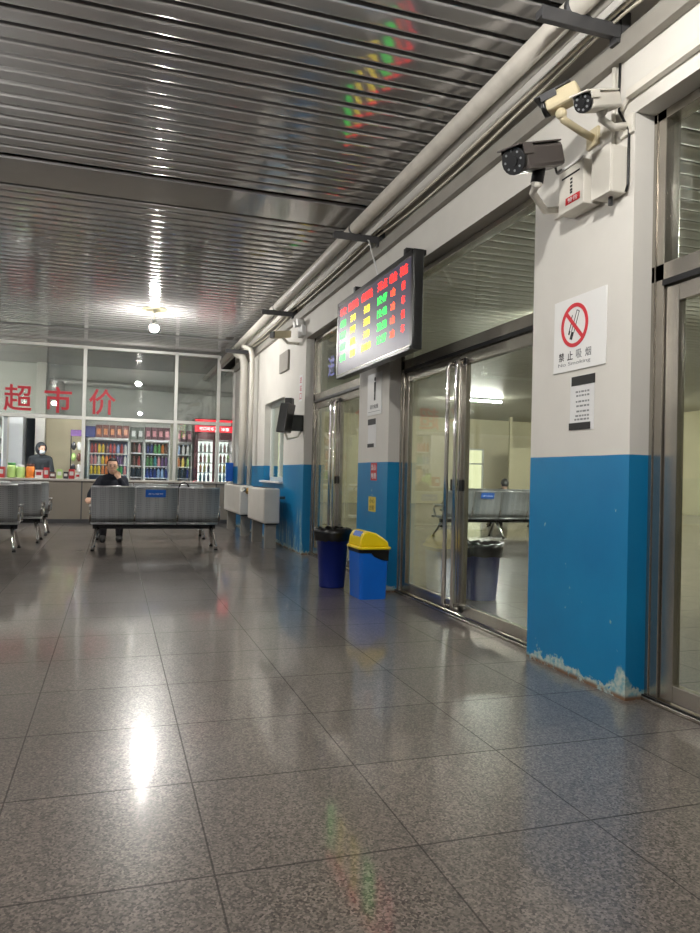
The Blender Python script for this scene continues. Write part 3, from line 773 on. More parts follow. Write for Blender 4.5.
b7 = dup(b3, (9.6, 11.9, 0), 0, 'steel bench in the far hall beyond the bench with blue sign', G)
b8 = dup(b3, (8.15, 14.3, 0), 0, 'steel bench in the second row of the far hall', G)

# ------------------------------------------------------------------ radiators
for i, (y0, y1, lb) in enumerate(((10.42, 11.72, 'white heater cabinet under the wall window'), (12.55, 14.4, 'white heater cabinet on the wall nearest the shop counter'))):
    t = thing('heater', lb, 'heater', (2.22, (y0+y1)/2, 0), group='white wall heaters')
    b = nb(); box(b, 2.085, 2.33, y0, y1, .37, .885); obj('casing', b, M['radiator'], t, bevel=.025)
    b = nb()
    for k in range(14): y = y0+.12+(y1-y0-.24)*k/13; box(b, 2.14, 2.28, y-.012, y+.012, .885, .890)
    obj('top_grille', b, M['grey_metal'], t)
    b = nb(); box(b, 2.12, 2.31, y0+.03, y1-.03, .355, .37); obj('base_tray', b, M['black_metal'], t)
    for y in (y0+.14, y1-.14):
        b = nb(); box(b, 2.14, 2.30, y-.05, y+.05, 0, .355); obj('leg', b, M['dull_grey'], t)
    b = nb()
    for y in (y0+.3, y1-.3): box(b, 2.33, XW-.001, y-.02, y+.02, .72, .76)
    obj('wall_hook', b, M['grey_metal'], t)
t = thing('radiator_valve', 'brass and steel valve between the two white heaters', 'valve', (2.17, 12.2, .72))
b = nb(); tube(b, [(2.2, 11.72, .60), (2.2, 11.95, .60), (2.18, 12.1, .66), (2.18, 12.15, .8), (2.2, 12.3, .80), (2.2, 12.55, .80)], .03, 10); obj('pipe', b, M['pipe2'], t)
b = nb(); ball(b, (2.17, 12.15, .80), .06, 12); tube(b, [(2.17, 12.15, .80), (2.10, 12.12, .82)], .022, 10); obj('valve_body', b, M['brass'], t)
b = nb(); tube(b, [(2.10, 12.12, .82), (2.07, 12.11, .83)], .045, 12); obj('handwheel', b, M['chrome'], t)

# ------------------------------------------------------------------ ceiling lamps
def lamp(loc, label):
    x, y = loc
    t = thing('pendant_lamp', label, 'lamp', (x, y, H-.004), group='bare bulb pendants under the slatted ceiling')
    b = nb(); lathe(b, [(.19, -.012), (.20, -.006), (.20, 0), (.02, .0)], (x, y, H-.004), 32); obj('ceiling_disc', b, M['lamp_disc'], t)
    b = nb(); tube(b, [(x, y, H-.01), (x, y, H-.16)], .008, 8); obj('cord', b, M['white'], t)
    b = nb(); tube(b, [(x, y, H-.16), (x, y, H-.235)], .028, 14); obj('socket', b, M['white'], t)
    b = nb(); ball(b, (x, y, H-.30), .072, 20); obj('bulb', b, M['bulb'], t)
    b = nb(); lathe(b, [(.0655, -.268), (.0665, -.262), (.045, -.236), (.029, -.225)], (x, y, H), 20); obj('bulb_collar', b, M['white'], t)
    return t
lamp((.545, 11.9), 'glowing bare bulb lamp under a ceiling disc in view')
lamp((-2.05, 4.6), 'bare bulb lamp just outside the left edge')
lamp((.93, 1.6), 'bare bulb lamp overhead close to the camera')
lamp((-4., -4.5), 'bare bulb lamp behind the camera')
lamp((-4.2, 17.4), 'added bare bulb lamp inside the shop outside the left edge')  # added out of view to brighten the shop interior
lamp((-6.2, 9.6), 'added bare bulb lamp in the far left of the hall')  # added out of view as extra light for the hall

# ------------------------------------------------------------------ shop front
t = thing('shop_partition', 'white aluminium and glass shop front with red lettering across the end', 'shop front', (-1., YS, 0))
fr = [-4.9, -2.75, -.62, 1.21, 2.11]
b = nb()
for x in fr: box(b, x-.035, x+.035, YS-.05, YS+.05, .90, 3.63)
box(b, -9.2, 2.11, YS-.05, YS+.05, 3.58, 3.64)
box(b, -9.2, 2.40, YS-.045, YS+.045, 2.12, 2.19)
box(b, 2.43, 2.468, YS-.04, YS+.04, .9, 3.34); box(b, 2.11, 2.468, YS-.04, YS+.04, 3.31, 3.35)
for x in (-7.0,): box(b, x-.035, x+.035, YS-.05, YS+.05, .90, 3.63)
obj('frame', b, M['alu'], t, bevel=.006)
b = nb(); box(b, 1.12, 1.29, YS+.05, YS+.11, .9, 2.12); obj('wide_post', b, M['cable_w'], t, bevel=.004)
xs = [-9.2, -7.0]+fr+[2.43]
for a, c in zip(xs, xs[1:]):
    b = nb(); box(b, a+.03, c-.03, YS-.006, YS+.006, 2.18, 3.59 if c < 2.4 else 3.32); obj('upper_pane', b, M['shop_glass'], t)
for a, c in ((fr[2], fr[3]), (fr[3], fr[4]), (fr[4], 2.43)):
    b = nb(); box(b, a+.03, c-.03, YS-.006, YS+.006, .92, 2.13); obj('lower_pane', b, M['shop_glass'], t)
b = nb(); box(b, -9.2, 2.468, YS-.02, YS+.05, 0, .86); obj('base_panel', b, M['brown_panel'], t)
b = nb()
for x in (-8, -6.2, -4.4, -2.6, -1.7, -.62, .3, 1.21, 2.11): box(b, x-.012, x+.012, YS-.026, YS-.02, .08, .86)
box(b, -9.2, 2.468, YS-.03, YS-.02, 0, .08); obj('panel_trim', b, M['grey_metal'], t)
b = nb(); box(b, -9.2, 2.468, YS-.08, YS+.42, .86, .90); obj('counter_top', b, M['counter_top'], t, bevel=.006)
for ch, x in (('超', -1.865), ('市', -1.12), ('价', -.265)):
    text('lettering', ch, (x, YS-.0065, 2.50), .53, M['letter_red'], t, AX_SHOP, width=.52, thick=.02, bold=.012)
text('lettering', '平', (-2.66, YS-.0065, 2.50), .53, M['letter_red'], t, AX_SHOP, width=.5, thick=.02, bold=.006)
b = nb(); box(b, 2.30, 2.46, YS-.06, YS-.051, .92, 1.32)
obj('blue_panel', b, M['sign_blue'], t)

# shop interior
b = nb(); box(b, -2.38, -2.08, 18.7, 19.29, 0, 2.35); tag(obj('door_panel', b, M['cooler_white'], bevel=.01), 'white door panel inside the shop left of the dark gap', 'door')
b = nb(); box(b, -2.05, -1.87, 19.15, 19.29, 0, 2.32); tag(obj('curtain', b, M['hood'], bevel=.01), 'dark curtain hanging in the shop left of the pale column', 'curtain')
b = nb(); box(b, -1.84, -1.62, 18.95, 19.29, 0, 3.68); tag(obj('column', b, M['off_white'], bevel=.01), 'pale column on the back wall behind the shopkeeper', 'column')
b = nb(); box(b, -1.62, -.70, 19.2, 19.29, 0, 2.36); tag(obj('partition_board', b, M['beige_wall']), 'pale board wall behind the shopkeeper', 'partition')
b = nb(); tube(b, [(-1.55, 19.12, 3.25), (-.2, 19.12, 3.25), (3.2, 19.12, 3.15)], .07, 14); tube(b, [(-1.3, 19.12, 3.25), (-1.3, 19.12, 2.45)], .09, 14)
tag(obj('shop_pipe', b, M['pipe2']), 'grey pipe along the back wall inside the shop', 'pipe')
for x, lb in ((-1.68, 'added hidden tube light under the shop front rail above the serving opening'), (.32, 'added hidden tube light under the shop front rail above the large cooler'), (1.68, 'added hidden tube light under the shop front rail near the red fridge')):
    t = thing('tube_light', lb, 'lamp', (x, YS+.10, 2.16)); hw_ = .6 if x < 1.5 else .38  # added, hidden behind the rail to light the shop goods
    b = nb(); tube(b, [(x-hw_, YS+.105, 2.165), (x+hw_, YS+.105, 2.165)], .013, 10); obj('tube', b, M['tube'], t)
    b = nb(); box(b, x-hw_, x+hw_, YS+.062, YS+.150, 2.179, 2.186); obj('light_shield', b, M['white'], t)  # plate added to block the tube's upward light
    for e in (-1, 1):
        b = nb(); box(b, x+e*(hw_+.01)-.01, x+e*(hw_+.01)+.01, YS+.046, YS+.125, 2.145, 2.185); obj('end_cap', b, M['white'], t)

BOT = {}
def bottle_mesh(kind, key, body_m, cap_m):
    if (kind, key) in BOT: return BOT[(kind, key)]
    b = nb()
    if kind == 'bottle': lathe(b, [(.030, 0), (.034, .008), (.034, .06), (.031, .075), (.034, .09), (.034, .145), (.026, .175), (.014, .195), (.014, .205), (.0155, .206), (.0155, .225), (.013, .227)], n=10, mi=[0]*9+[1]*2)
    elif kind == 'can': lathe(b, [(.024, 0), (.031, .008), (.031, .105), (.025, .117), (.024, .12)], n=10, mi=[1, 0, 0, 1])
    else: lathe(b, [(.042, 0), (.046, .01), (.046, .12), (.03, .16), (.018, .19), (.018, .2), (.021, .201), (.021, .225), (.018, .228)], n=10, mi=[0]*6+[1]*2)
    me = bpy.data.meshes.new(kind); bmesh.ops.recalc_face_normals(b, faces=b.faces); b.to_mesh(me); b.free(); me.materials.append(body_m); me.materials.append(cap_m)
    BOT[(kind, key)] = me; return me
PAL = {'yellow': (220, 190, 40), 'orange': (214, 120, 40), 'red': (176, 40, 44), 'green': (60, 140, 66), 'dark blue': (28, 44, 120), 'pale blue': (140, 170, 210), 'white': (214, 214, 210), 'brown': (92, 52, 40), 'purple': (96, 56, 120), 'pink': (212, 132, 140), 'teal': (40, 140, 150), 'black': (34, 34, 40), 'pale green': (170, 200, 120)}
for n, c in PAL.items(): M['drink_'+n] = mat('drink_'+n.replace(' ', '_'), c, .3)
def place_drink(kind, colour, cap, x, y, z, where, s=1.):
    o = bpy.data.objects.new('drink_'+('can' if kind == 'can' else 'bottle'), bottle_mesh(kind, (colour, cap), M['drink_'+colour], M['drink_'+cap])); COL.objects.link(o)
    o.location = (x, y, z); o.scale = (s, s, s)
    tag(o, '%s drink %s on the %s' % (colour, 'can' if kind == 'can' else 'bottle', where), 'bottle' if kind != 'can' else 'can', '%s drinks on the %s' % (colour, where))
def cooler(name, label, x0, x1, y0, top, shelves, frame_m, in_m, nside=1, where='', header=None):
    t = thing(name, label, 'cooler', ((x0+x1)/2, y0+.3, 0)); y1 = y0+.6
    b = nb(); box(b, x0, x0+.035, y0, y1, 0, top); box(b, x1-.035, x1, y0, y1, 0, top); box(b, x0, x1, y0, y1, top-.06, top); box(b, x0, x1, y0, y1, 0, .12)
    obj('cabinet', b, frame_m, t, bevel=.006)
    b = nb(); box(b, x0+.03, x1-.03, y1-.04, y1-.005, .12, top-.06); obj('back_panel', b, in_m, t)
    for z in shelves:
        b = nb(); box(b, x0+.036, x1-.036, y0+.01, y1-.042, z-.022, z); obj('shelf', b, M['cooler_white'], t)
    return t
ord4 = ['top shelf', 'second shelf', 'third shelf', 'lowest shelf']
YC = 17.95
def fill(x0, x1, shelves, plan, what, kind='bottle', yy=YC+.09, pitch=.083, s=1.0):
    for z, cl, od in zip(shelves, plan, ord4):
        n = max(1, int((x1-x0-.09)/pitch)); st = (x1-x0-.09)/n
        for i in range(n):
            c = cl[min(int(i*len(cl)/n), len(cl)-1)]
            cap = {'yellow': 'red', 'orange': 'white', 'red': 'red', 'green': 'white', 'dark blue': 'white', 'pale blue': 'dark blue', 'white': 'pale blue', 'brown': 'red', 'purple': 'white', 'pink': 'white', 'teal': 'white', 'black': 'white', 'pale green': 'green'}[c]
            place_drink(kind, c, cap, x0+.045+st*(i+.5), yy+.012*math.sin(i*2.1), z, '%s of the %s' % (od, what), s)
sh = [1.50, 1.235, 1.0, .80]
cooler('drinks_cooler', 'large white framed drinks cooler behind the man in dark', -.60, .33, YC, 1.86, sh, M['cooler_white'], M['cooler_in'])
fill(-.60, .33, sh[:3], [['red', 'yellow', 'yellow', 'brown', 'red', 'pale blue', 'red', 'white'], ['pink', 'white', 'yellow', 'orange', 'red', 'purple', 'purple', 'white'], ['yellow', 'yellow', 'orange', 'brown', 'green', 'green', 'pink']], 'large white cooler', s=1.0)
sh = [1.53, 1.22, .95]
cooler('drinks_cooler', 'narrow grey cooler between the two larger drinks coolers', .335, .665, YC, 1.84, sh, M['cooler_grey'], M['dark'])
fill(.335, .665, sh, [['brown', 'pink', 'white'], ['brown', 'red', 'brown'], ['black', 'black', 'brown']], 'narrow grey cooler')
sh = [1.52, 1.22, .94]
cooler('drinks_cooler', 'white edged dark cooler left of the wide post', .67, 1.28, YC, 1.85, sh, M['cooler_white'], M['dark'])
fill(.67, 1.28, sh, [['dark blue', 'green', 'green', 'orange', 'brown'], ['green', 'teal', 'pink', 'purple', 'purple'], ['dark blue', 'dark blue', 'pale blue', 'dark blue']], 'white edged dark cooler', s=1.05)
cooler('drinks_cooler', 'dark cooler between the wide post and the red fridge', 1.385, 1.80, YC, 1.83, sh, M['cooler_grey'], M['dark'])
fill(1.385, 1.80, sh, [['pale blue', 'white', 'white', 'pale blue'], ['orange', 'yellow', 'pale green', 'green'], ['black', 'black', 'dark blue', 'black']], 'dark cooler beside the red fridge', s=1.05)
# cartons along the cooler tops
M['carton'] = mat('carton_brown', (132, 72, 66), .6, var=.25, vscale=12.); M['carton2'] = mat('carton_plum', (110, 62, 74), .6, var=.25, vscale=12.); M['carton3'] = mat('carton_grey', (112, 118, 110), .6, var=.25, vscale=12.)
def cartons(x0, x1, n, z, h, mats, where, cols):
    w = (x1-x0)/n
    for i in range(n):
        m, cn = mats[i % len(mats)], cols[i % len(mats)]
        t = thing('drink_carton', '%s drink carton standing on top of %s' % (cn, where), 'carton', (x0+w*(i+.5), YC+.2, z), group='%s cartons on top of %s' % (cn, where))
        b = nb(); box(b, x0+w*i+.006, x0+w*(i+1)-.006, YC+.04, YC+.36, z, z+h); obj('carton', b, M[m], t, bevel=.004)
        b = nb(); box(b, x0+w*i+w*.25, x0+w*i+w*.75, YC+.0365, YC+.0395, z+h*.25, z+h*.7); obj('printed_panel', b, M['drink_orange'] if m == 'carton' else M['drink_white' if m == 'carton3' else 'drink_pink'], t)
cartons(-.44, .32, 5, 1.86, .30, ['carton'], 'the large white cooler', ['reddish brown'])
cartons(.34, .66, 2, 1.84, .30, ['carton3'], 'the narrow grey cooler', ['grey'])
cartons(.68, 1.27, 4, 1.85, .30, ['carton2'], 'the white edged dark cooler', ['plum'])
cartons(1.40, 1.79, 3, 1.83, .27, ['carton2'], 'the dark cooler beside the fridge', ['plum'])
b = nb(); box(b, -.66, -.44, YC+.02, YC+.3, 1.86, 2.12); tag(obj('blue_crate', b, M['bin_dark'], bevel=.01), 'blue crate on the left end of the large white cooler', 'crate')
# red fridge
t = thing('red_fridge', 'dark red two door drinks fridge with glowing red header', 'fridge', (2.33, YC+.3, 0))
x0, x1 = 1.85, 2.82
b = nb(); box(b, x0, x0+.09, YC, YC+.6, 0, 2.06); box(b, x1-.06, x1, YC, YC+.6, 0, 2.06); box(b, x0, x1, YC, YC+.6, 1.90, 2.06); box(b, x0, x1, YC, YC+.6, 0, .7); box(b, x0, x1, YC+.55, YC+.6, 0, 2.06); box(b, 2.29, 2.35, YC-.005, YC+.03, .7, 1.92)
obj('cabinet', b, M['burgundy'], t, bevel=.008)
b = nb(); box(b, x0-.02, x1, YC-.03, YC+.5, 2.06, 2.42); obj('header', b, M['burgundy'], t, bevel=.02)
b = nb(); box(b, x0, x1-.02, YC-.045, YC-.03, 2.09, 2.24); box(b, x0, x1-.02, YC-.04, YC-.03, 2.34, 2.39); hs = obj('lit_sign', b, M['fridge_sign'], t)
text('lettering', '可口可乐', (2.13, YC-.0455, 2.165), .08, M['fridge_text'], hs, AX_SHOP, width=.36, thick=.003, bold=.01)
text('lettering', '冰爽', (2.58, YC-.0455, 2.165), .08, M['fridge_text'], hs, AX_SHOP, width=.20, thick=.003, bold=.01)
b = nb(); box(b, x0+.10, x1-.07, YC+.51, YC+.54, .72, 1.88); obj('light_panel', b, M['fridge_light'], t)
sh = [1.60, 1.34, 1.10, .86]
for z in sh:
    b = nb(); box(b, x0+.09, x1-.06, YC+.03, YC+.5, z-.02, z); obj('shelf', b, M['cooler_white'], t)
b = nb(); box(b, x0+.10, 2.285, YC+.0, YC+.006, .72, 1.89); obj('door_glass', b, M['glass'], t)
b = nb(); box(b, 2.355, x1-.065, YC+.0, YC+.006, .72, 1.89); obj('door_glass', b, M['glass'], t)
for a, c, wh in ((x0+.08, 2.31, 'left half of the red fridge'), (2.33, x1-.04, 'right half of the red fridge')):
    fill(a, c, sh, [['white', 'pink', 'white'], ['red', 'pink', 'pale green'], ['orange', 'yellow', 'brown'], ['teal', 'pale blue', 'dark blue']], wh, yy=YC+.13, s=.95)
# left cabinet with bottles and shelf rack near the post
sh = [1.80, 1.45, 1.12]
cooler('drinks_cooler', 'white cooler at the left edge inside the shop', -2.95, -2.40, YC, 2.30, sh, M['cooler_white'], M['cooler_grey'])
fill(-2.95, -2.40, sh, [['red', 'pink', 'white'], ['pale blue', 'teal', 'white'], ['dark blue', 'teal', 'pale blue']], 'white cooler at the left edge', s=1.1)
t = thing('snack_rack', 'tall dark rack of hanging snack bags left of the large cooler', 'rack', (-.80, 17.3, 0))
b = nb()
for x in (-.93, -.70): tube(b, [(x, 17.3, 0), (x, 17.3, 1.9)], .012, 8)
for z in (1.1, 1.35, 1.6, 1.85): tube(b, [(-.93, 17.3, z), (-.70, 17.3, z)], .008, 8)
box(b, -.96, -.67, 17.15, 17.45, 0, .03); obj('stand', b, M['black_metal'], t)
b = nb(); box(b, -.94, -.69, 17.24, 17.28, 1.84, 1.98); obj('header_card', b, M['drink_purple'], t)
for i in range(6):
    x = -.87+.115*(i % 2); z = 1.62-.25*(i//2); cn = ['black', 'white', 'pale green', 'brown', 'black', 'white'][i]
    b = nb(); ball(b, (x, 17.26, z-.0), .052, 10, (1, .4, 1.9)); o = obj('snack_bag', b, M['drink_'+cn]); tag(o, '%s snack bag hanging on the dark rack' % cn, 'snack', '%s snack bags on the rack' % cn)
# goods on the counter in the serving opening
def jar(x, colour, h, label, lid='white'):
    t = thing('snack_jar', label, 'jar', (x, YS+.2, .90)); b = nb(); lathe(b, [(.075, 0), (.085, .02), (.085, h*.75), (.07, h*.85)], (x, YS+.2, .90), 16); obj('jar', b, M['drink_'+colour], t)
    b = nb(); lathe(b, [(.072, h*.85), (.074, h*.86), (.074, h), (.07, h+.004)], (x, YS+.2, .90), 16); obj('lid', b, M['drink_'+lid], t)
jar(-1.97, 'pale green', .30, 'lime green snack jar on the counter, left of the orange jar', 'green')
jar(-1.80, 'pale green', .26, 'shorter pale green snack jar on the counter beside the orange jar', 'white')
jar(-1.62, 'orange', .28, 'orange snack jar on the counter in front of the shopkeeper', 'brown')
for x, w, h, cn, wh in ((-2.16, .15, .22, 'red', 'at the left end of the counter by the lime jar'), (-1.45, .14, .17, 'white', 'on the counter just right of the orange jar'), (-1.31, .10, .22, 'red', 'upright on the counter in front of the shopkeeper'), (-1.19, .11, .13, 'brown', 'low on the counter right of the shopkeeper'),
                        (-1.06, .11, .19, 'pale green', 'on the counter right of the shopkeeper'), (-.94, .09, .14, 'black', 'on the counter left of the red and white ones'), (-.83, .11, .20, 'red', 'on the counter nearest the post'), (-.71, .09, .12, 'white', 'low on the counter beside the post')):
    t = thing('goods_box', '%s box of goods %s' % (cn, wh), 'box', (x, YS+.16, .90), group='boxes of goods on the counter')
    b = nb(); box(b, x-w/2, x+w/2, YS+.08, YS+.26, .90, .90+h); obj('box', b, M['drink_'+cn], t, bevel=.005)
    b = nb(); box(b, x-w*.35, x+w*.35, YS+.077, YS+.0795, .90+h*.35, .90+h*.75); obj('printed_panel', b, M['drink_white' if cn != 'white' else 'drink_red'], t)

# ------------------------------------------------------------------ people
def limbs(pts, edges):
    """tapered limbs with round joints; fused afterwards by fuse()"""
    bm = nb()
    def r_(n): r = pts[n][1]; return r[0] if isinstance(r, tuple) else r
    for n in pts: ball(bm, Vector(pts[n][0]), r_(n), 14)
    for a, c in edges:
        pa, pc = Vector(pts[a][0]), Vector(pts[c][0])
        if (pa-pc).length > .004: tube(bm, [pa, pc], [r_(a), r_(c)], 16)
    bmesh.ops.recalc_face_normals(bm, faces=bm.faces); return bm

def fuse(o, m, vox=.009, it=6):
    """one continuous skin over the limbs"""
    rm = o.modifiers.new('fuse', 'REMESH'); rm.mode = 'VOXEL'; rm.voxel_size = vox; rm.use_smooth_shade = True
    sm = o.modifiers.new('smooth', 'SMOOTH'); sm.factor = .5; sm.iterations = it
    bake_largest(o, m)

def bake_largest(o, m):
    dg = bpy.context.evaluated_depsgraph_get(); me = bpy.data.meshes.new_from_object(o.evaluated_get(dg)); o.modifiers.clear()
    b = nb(); b.from_mesh(me); left = set(b.verts); best = []
    while left:
        st = [left.pop()]; isl = []
        while st:
            v = st.pop(); isl.append(v)
            for e in v.link_edges:
                q = e.other_vert(v)
                if q in left: left.remove(q); st.append(q)
        if len(isl) > len(best): best = isl
    keep = set(best)
    bmesh.ops.delete(b, geom=[v for v in b.verts if v not in keep], context='VERTS')
    for f in b.faces: f.smooth = True
    b.to_mesh(me); b.free(); me.materials.clear(); me.materials.append(m); o.data = me

def person(label, loc, rz, J, top_m, group=None, hood=False, mask=False, look=0., legs=True):
    """J: joints in the person's frame (faces -y): hip chest neck head, sh/el/wr/ha for L,R, hipL kneL ankL toeL ..."""
    t = thing('person', label, 'person', loc, rz, group); V = Vector
    H_, C_, N_ = V(J['hip']), V(J['chest']), V(J['neck']); X = (V(J['shL'])-V(J['shR'])).normalized()
    W_ = H_.lerp(C_, .5)
    P = {'neck0': (C_.lerp(N_, .72), .066), 'neck': (N_, .053), 'nk2': (N_.lerp(V(J['head']), .45), .052)}
    E = [('neck0', 'neck'), ('neck', 'nk2')]
    for s, sg in (('L', 1), ('R', -1)):
        sh, el, wr, ha = (V(J[k+s]) for k in ('sh', 'el', 'wr', 'ha'))
        P.update({'hi'+s: (H_+X*sg*.055, .112), 'wa'+s: (W_+X*sg*.050, .098), 'ch'+s: (C_+X*sg*.062, .104), 'sh'+s: (sh, .060), 'ua'+s: (sh.lerp(el, .45), .050), 'el'+s: (el, .041), 'fa'+s: (el.lerp(wr, .35), .041), 'wr'+s: (wr, .029)})
        E += [('hi'+s, 'wa'+s), ('wa'+s, 'ch'+s), ('ch'+s, 'sh'+s), ('neck0', 'sh'+s), ('sh'+s, 'ua'+s), ('ua'+s, 'el'+s), ('el'+s, 'fa'+s), ('fa'+s, 'wr'+s)]
        hp, kn, an, to = (V(J[k+s]) for k in ('hp', 'kn', 'an', 'to'))
        P.update({'hp'+s: (hp, .090), 'th'+s: (hp.lerp(kn, .5), .076), 'kn'+s: (kn, .057), 'cf'+s: (kn.lerp(an, .35), .056), 'an'+s: (an, .038), 'to'+s: (to, .034)})
        E += [('hi'+s, 'hp'+s), ('hp'+s, 'th'+s), ('th'+s, 'kn'+s), ('kn'+s, 'cf'+s), ('cf'+s, 'an'+s), ('an'+s, 'to'+s)]
    E += [('hiL', 'hiR'), ('waL', 'waR'), ('chL', 'chR'), ('hpL', 'hpR')]
    body = limbs(P, E)
    hb = nb()
    # fingers: four unequal and a thumb per hand, curled
    for s, sg in (('L', 1), ('R', -1)):
        wr, ha = V(J['wr'+s]), V(J['ha'+s]); d, side, up = frame_of(ha-wr, J.get('palm'+s, (0, 0, 1)))
        for k in range(4):                                   # palm bones
            tube(hb, [wr+side*(.014-.0095*k), ha+side*(.030-.020*k)], [.017, .0145], 10); ball(hb, ha+side*(.030-.020*k), .0142, 10)
        tube(hb, [wr, wr.lerp(ha, .6), ha-d*.01], [.024, .021, .017], 12)
        for k, ln in enumerate((.068, .077, .072, .056)):
            o0 = ha+side*(.030-.020*k)-d*.006
            tube(hb, [o0, o0+d*ln*.45-up*.003, o0+d*ln*.8-up*.016, o0+d*ln*.98-up*.034], [.0098, .0092, .0085, .0072], 10); ball(hb, o0+d*ln*.98-up*.034, .0072, 8)
        ts = -1 if sg > 0 else 1
        o0 = wr.lerp(ha, .3)+side*.018*ts
        tube(hb, [o0, o0+d*.022+side*.020*ts, o0+d*.050+side*.030*ts-up*.010, o0+d*.068+side*.028*ts-up*.020], [.0135, .0122, .0105, .0085], 10); ball(hb, o0+d*.068+side*.028*ts-up*.020, .0085, 8)
    hd = V(J['head']); q = Matrix.Translation(hd) @ Matrix.Rotation(look, 4, 'Z') @ Matrix.Rotation(J.get('nod', 0.), 4, 'X')
    hm = nb(); ball(hm, (0, 0, .02), .098, 24, (.80, .98, 1.12)); ball(hm, (0, -.022, -.052), .068, 20, (.86, .92, 1.0))
    ball(hm, (0, -.098, -.012), .017, 10, (.75, 1.1, 1.3)); ball(hm, (0, -.094, .0), .01, 8, (.7, 1, 2.2))
    for s in (-1, 1): ball(hm, (s*.079, .012, -.005), .027, 10, (.35, .7, 1.1))
    ball(hm, (0, -.083, -.058), .02, 10, (1.25, .55, .32)); hm.transform(q)
    for g in (hm, hb):
        bmesh.ops.recalc_face_normals(g, faces=g.faces); tm = bpy.data.meshes.new('h'); g.to_mesh(tm); g.free(); body.from_mesh(tm); bpy.data.meshes.remove(tm)
    bo = obj('body', body, M['skin'], t, local=True, smooth=True, recalc=False)
    fuse(bo, M['skin'], .0065, 2)
    b = nb()
    for s in (-1, 1): ball(b, (s*.031, -.0905, .012), .0095, 10, (1.3, .6, .7))
    b.transform(q); obj('eyes', b, M['ink'], t, local=True)
    b = nb()
    for s in (-1, 1): obox(b, (s*.032, -.094, .034), ((1, 0, -.12*s), (0, 1, 0), (0, 0, 1)), (.017, .004, .003))
    b.transform(q); obj('eyebrows', b, M['hair'], t, local=True)
    b = nb(); ball(b, (0, -.0945, -.060), .012, 10, (1.7, .4, .28)); b.transform(q); obj('lips', b, M['drink_pink'], t, local=True)
    # hair cap (front hairline kept open)
    b = nb(); ball(b, (0, .010, .032), .108, 24, (.83, .99, 1.08))
    bmesh.ops.delete(b, geom=[v for v in b.verts if (v.co.y < -.035 and v.co.z < .085) or v.co.z < -.05 or (v.co.y < .03 and v.co.z < -.01)], context='VERTS')
    b.transform(q); hr = obj('hair', b, M['hair'], t, local=True); so = hr.modifiers.new('thick', 'SOLIDIFY'); so.thickness = .014; so.offset = -1
    # jacket follows torso and arms to the wrist
    JK = [k+s for s in 'LR' for k in ('hi', 'wa', 'ch', 'sh', 'ua', 'el', 'fa')]
    PJ = {k: (P[k][0], P[k][1]+.020) for k in JK}; PJ['neck0'] = (P['neck0'][0], .084)
    EJ = [e for e in E if e[0] in PJ and e[1] in PJ]
    for s in 'LR':
        wr = V(P['wr'+s][0]).lerp(V(P['fa'+s][0]), .12); PJ['cu'+s] = (wr, .043); EJ.append(('fa'+s, 'cu'+s))
    jk = obj('jacket', limbs(PJ, EJ), top_m, t, local=True, smooth=True, recalc=False); fuse(jk, top_m, .011, 5)
    b = nb(); nk = V(J['neck']); tube(b, [nk-V((0, 0, .05)), nk+V((0, .004, .0)), nk+V((0, .008, .022))], [.088, .072, .075], 18, cap=False)
    cl = obj('collar', b, top_m, t, local=True); so = cl.modifiers.new('thick', 'SOLIDIFY'); so.thickness = .012
    PT = {k: (P[k][0], P[k][1]+.014) for k in [k+s for s in 'LR' for k in ('hi', 'hp', 'th', 'kn', 'cf', 'an')]}
    tr = obj('trousers', limbs(PT, [e for e in E if e[0] in PT and e[1] in PT]), M['trouser'], t, local=True, smooth=True, recalc=False); fuse(tr, M['trouser'], .011, 5)
    for s in 'LR':
        an, to = V(J['an'+s]), V(J['to'+s]); d = (to-an); d.z = 0; d.normalize(); b = nb()
        tube(b, [V((an.x, an.y, .045))-d*.06, V((an.x, an.y, .048))-d*.03, V((an.x, an.y, .05))+d*.05, V((an.x, an.y, .036))+d*.14, V((an.x, an.y, .028))+d*.19], [.036, .053, .056, .045, .026], 12); obj('shoe', b, M['shoe'], t, local=True)
    if hood:
        b = nb(); ball(b, (0, .014, .022), .128, 24, (.88, 1.0, 1.12)); bmesh.ops.delete(b, geom=[v for v in b.verts if v.co.y < -.075 and v.co.z < .10], context='VERTS')
        b.transform(q); hd_ = obj('hood', b, top_m, t, local=True); so = hd_.modifiers.new('thick', 'SOLIDIFY'); so.thickness = .012
    if mask:
        b = nb(); ball(b, (0, -.030, -.045), .077, 18, (.92, .98, .78)); bmesh.ops.delete(b, geom=[v for v in b.verts if v.co.y > -.02], context='VERTS')
        b.transform(q); mk = obj('mask', b, M['mask'], t, local=True); so = mk.modifiers.new('thick', 'SOLIDIFY'); so.thickness = .006
    return t
seat = dict(hip=(0, .0, .50), chest=(0, .02, .86), neck=(0, .0, 1.02), head=(0, -.03, 1.155),
            shL=(.165, .02, .93), elL=(.30, -.03, .70), wrL=(.34, -.10, .56), haL=(.345, -.15, .50),
            shR=(-.165, .02, .93), elR=(-.21, -.14, .76), wrR=(-.105, -.17, .965), haR=(-.062, -.150, 1.035), palmR=(0, 1, 0),
            hpL=(.09, -.02, .49), knL=(.12, -.43, .48), anL=(.12, -.44, .085), toL=(.12, -.55, .04),
            hpR=(-.09, -.02, .49), knR=(-.12, -.43, .48), anR=(-.12, -.44, .085), toR=(-.12, -.55, .04))
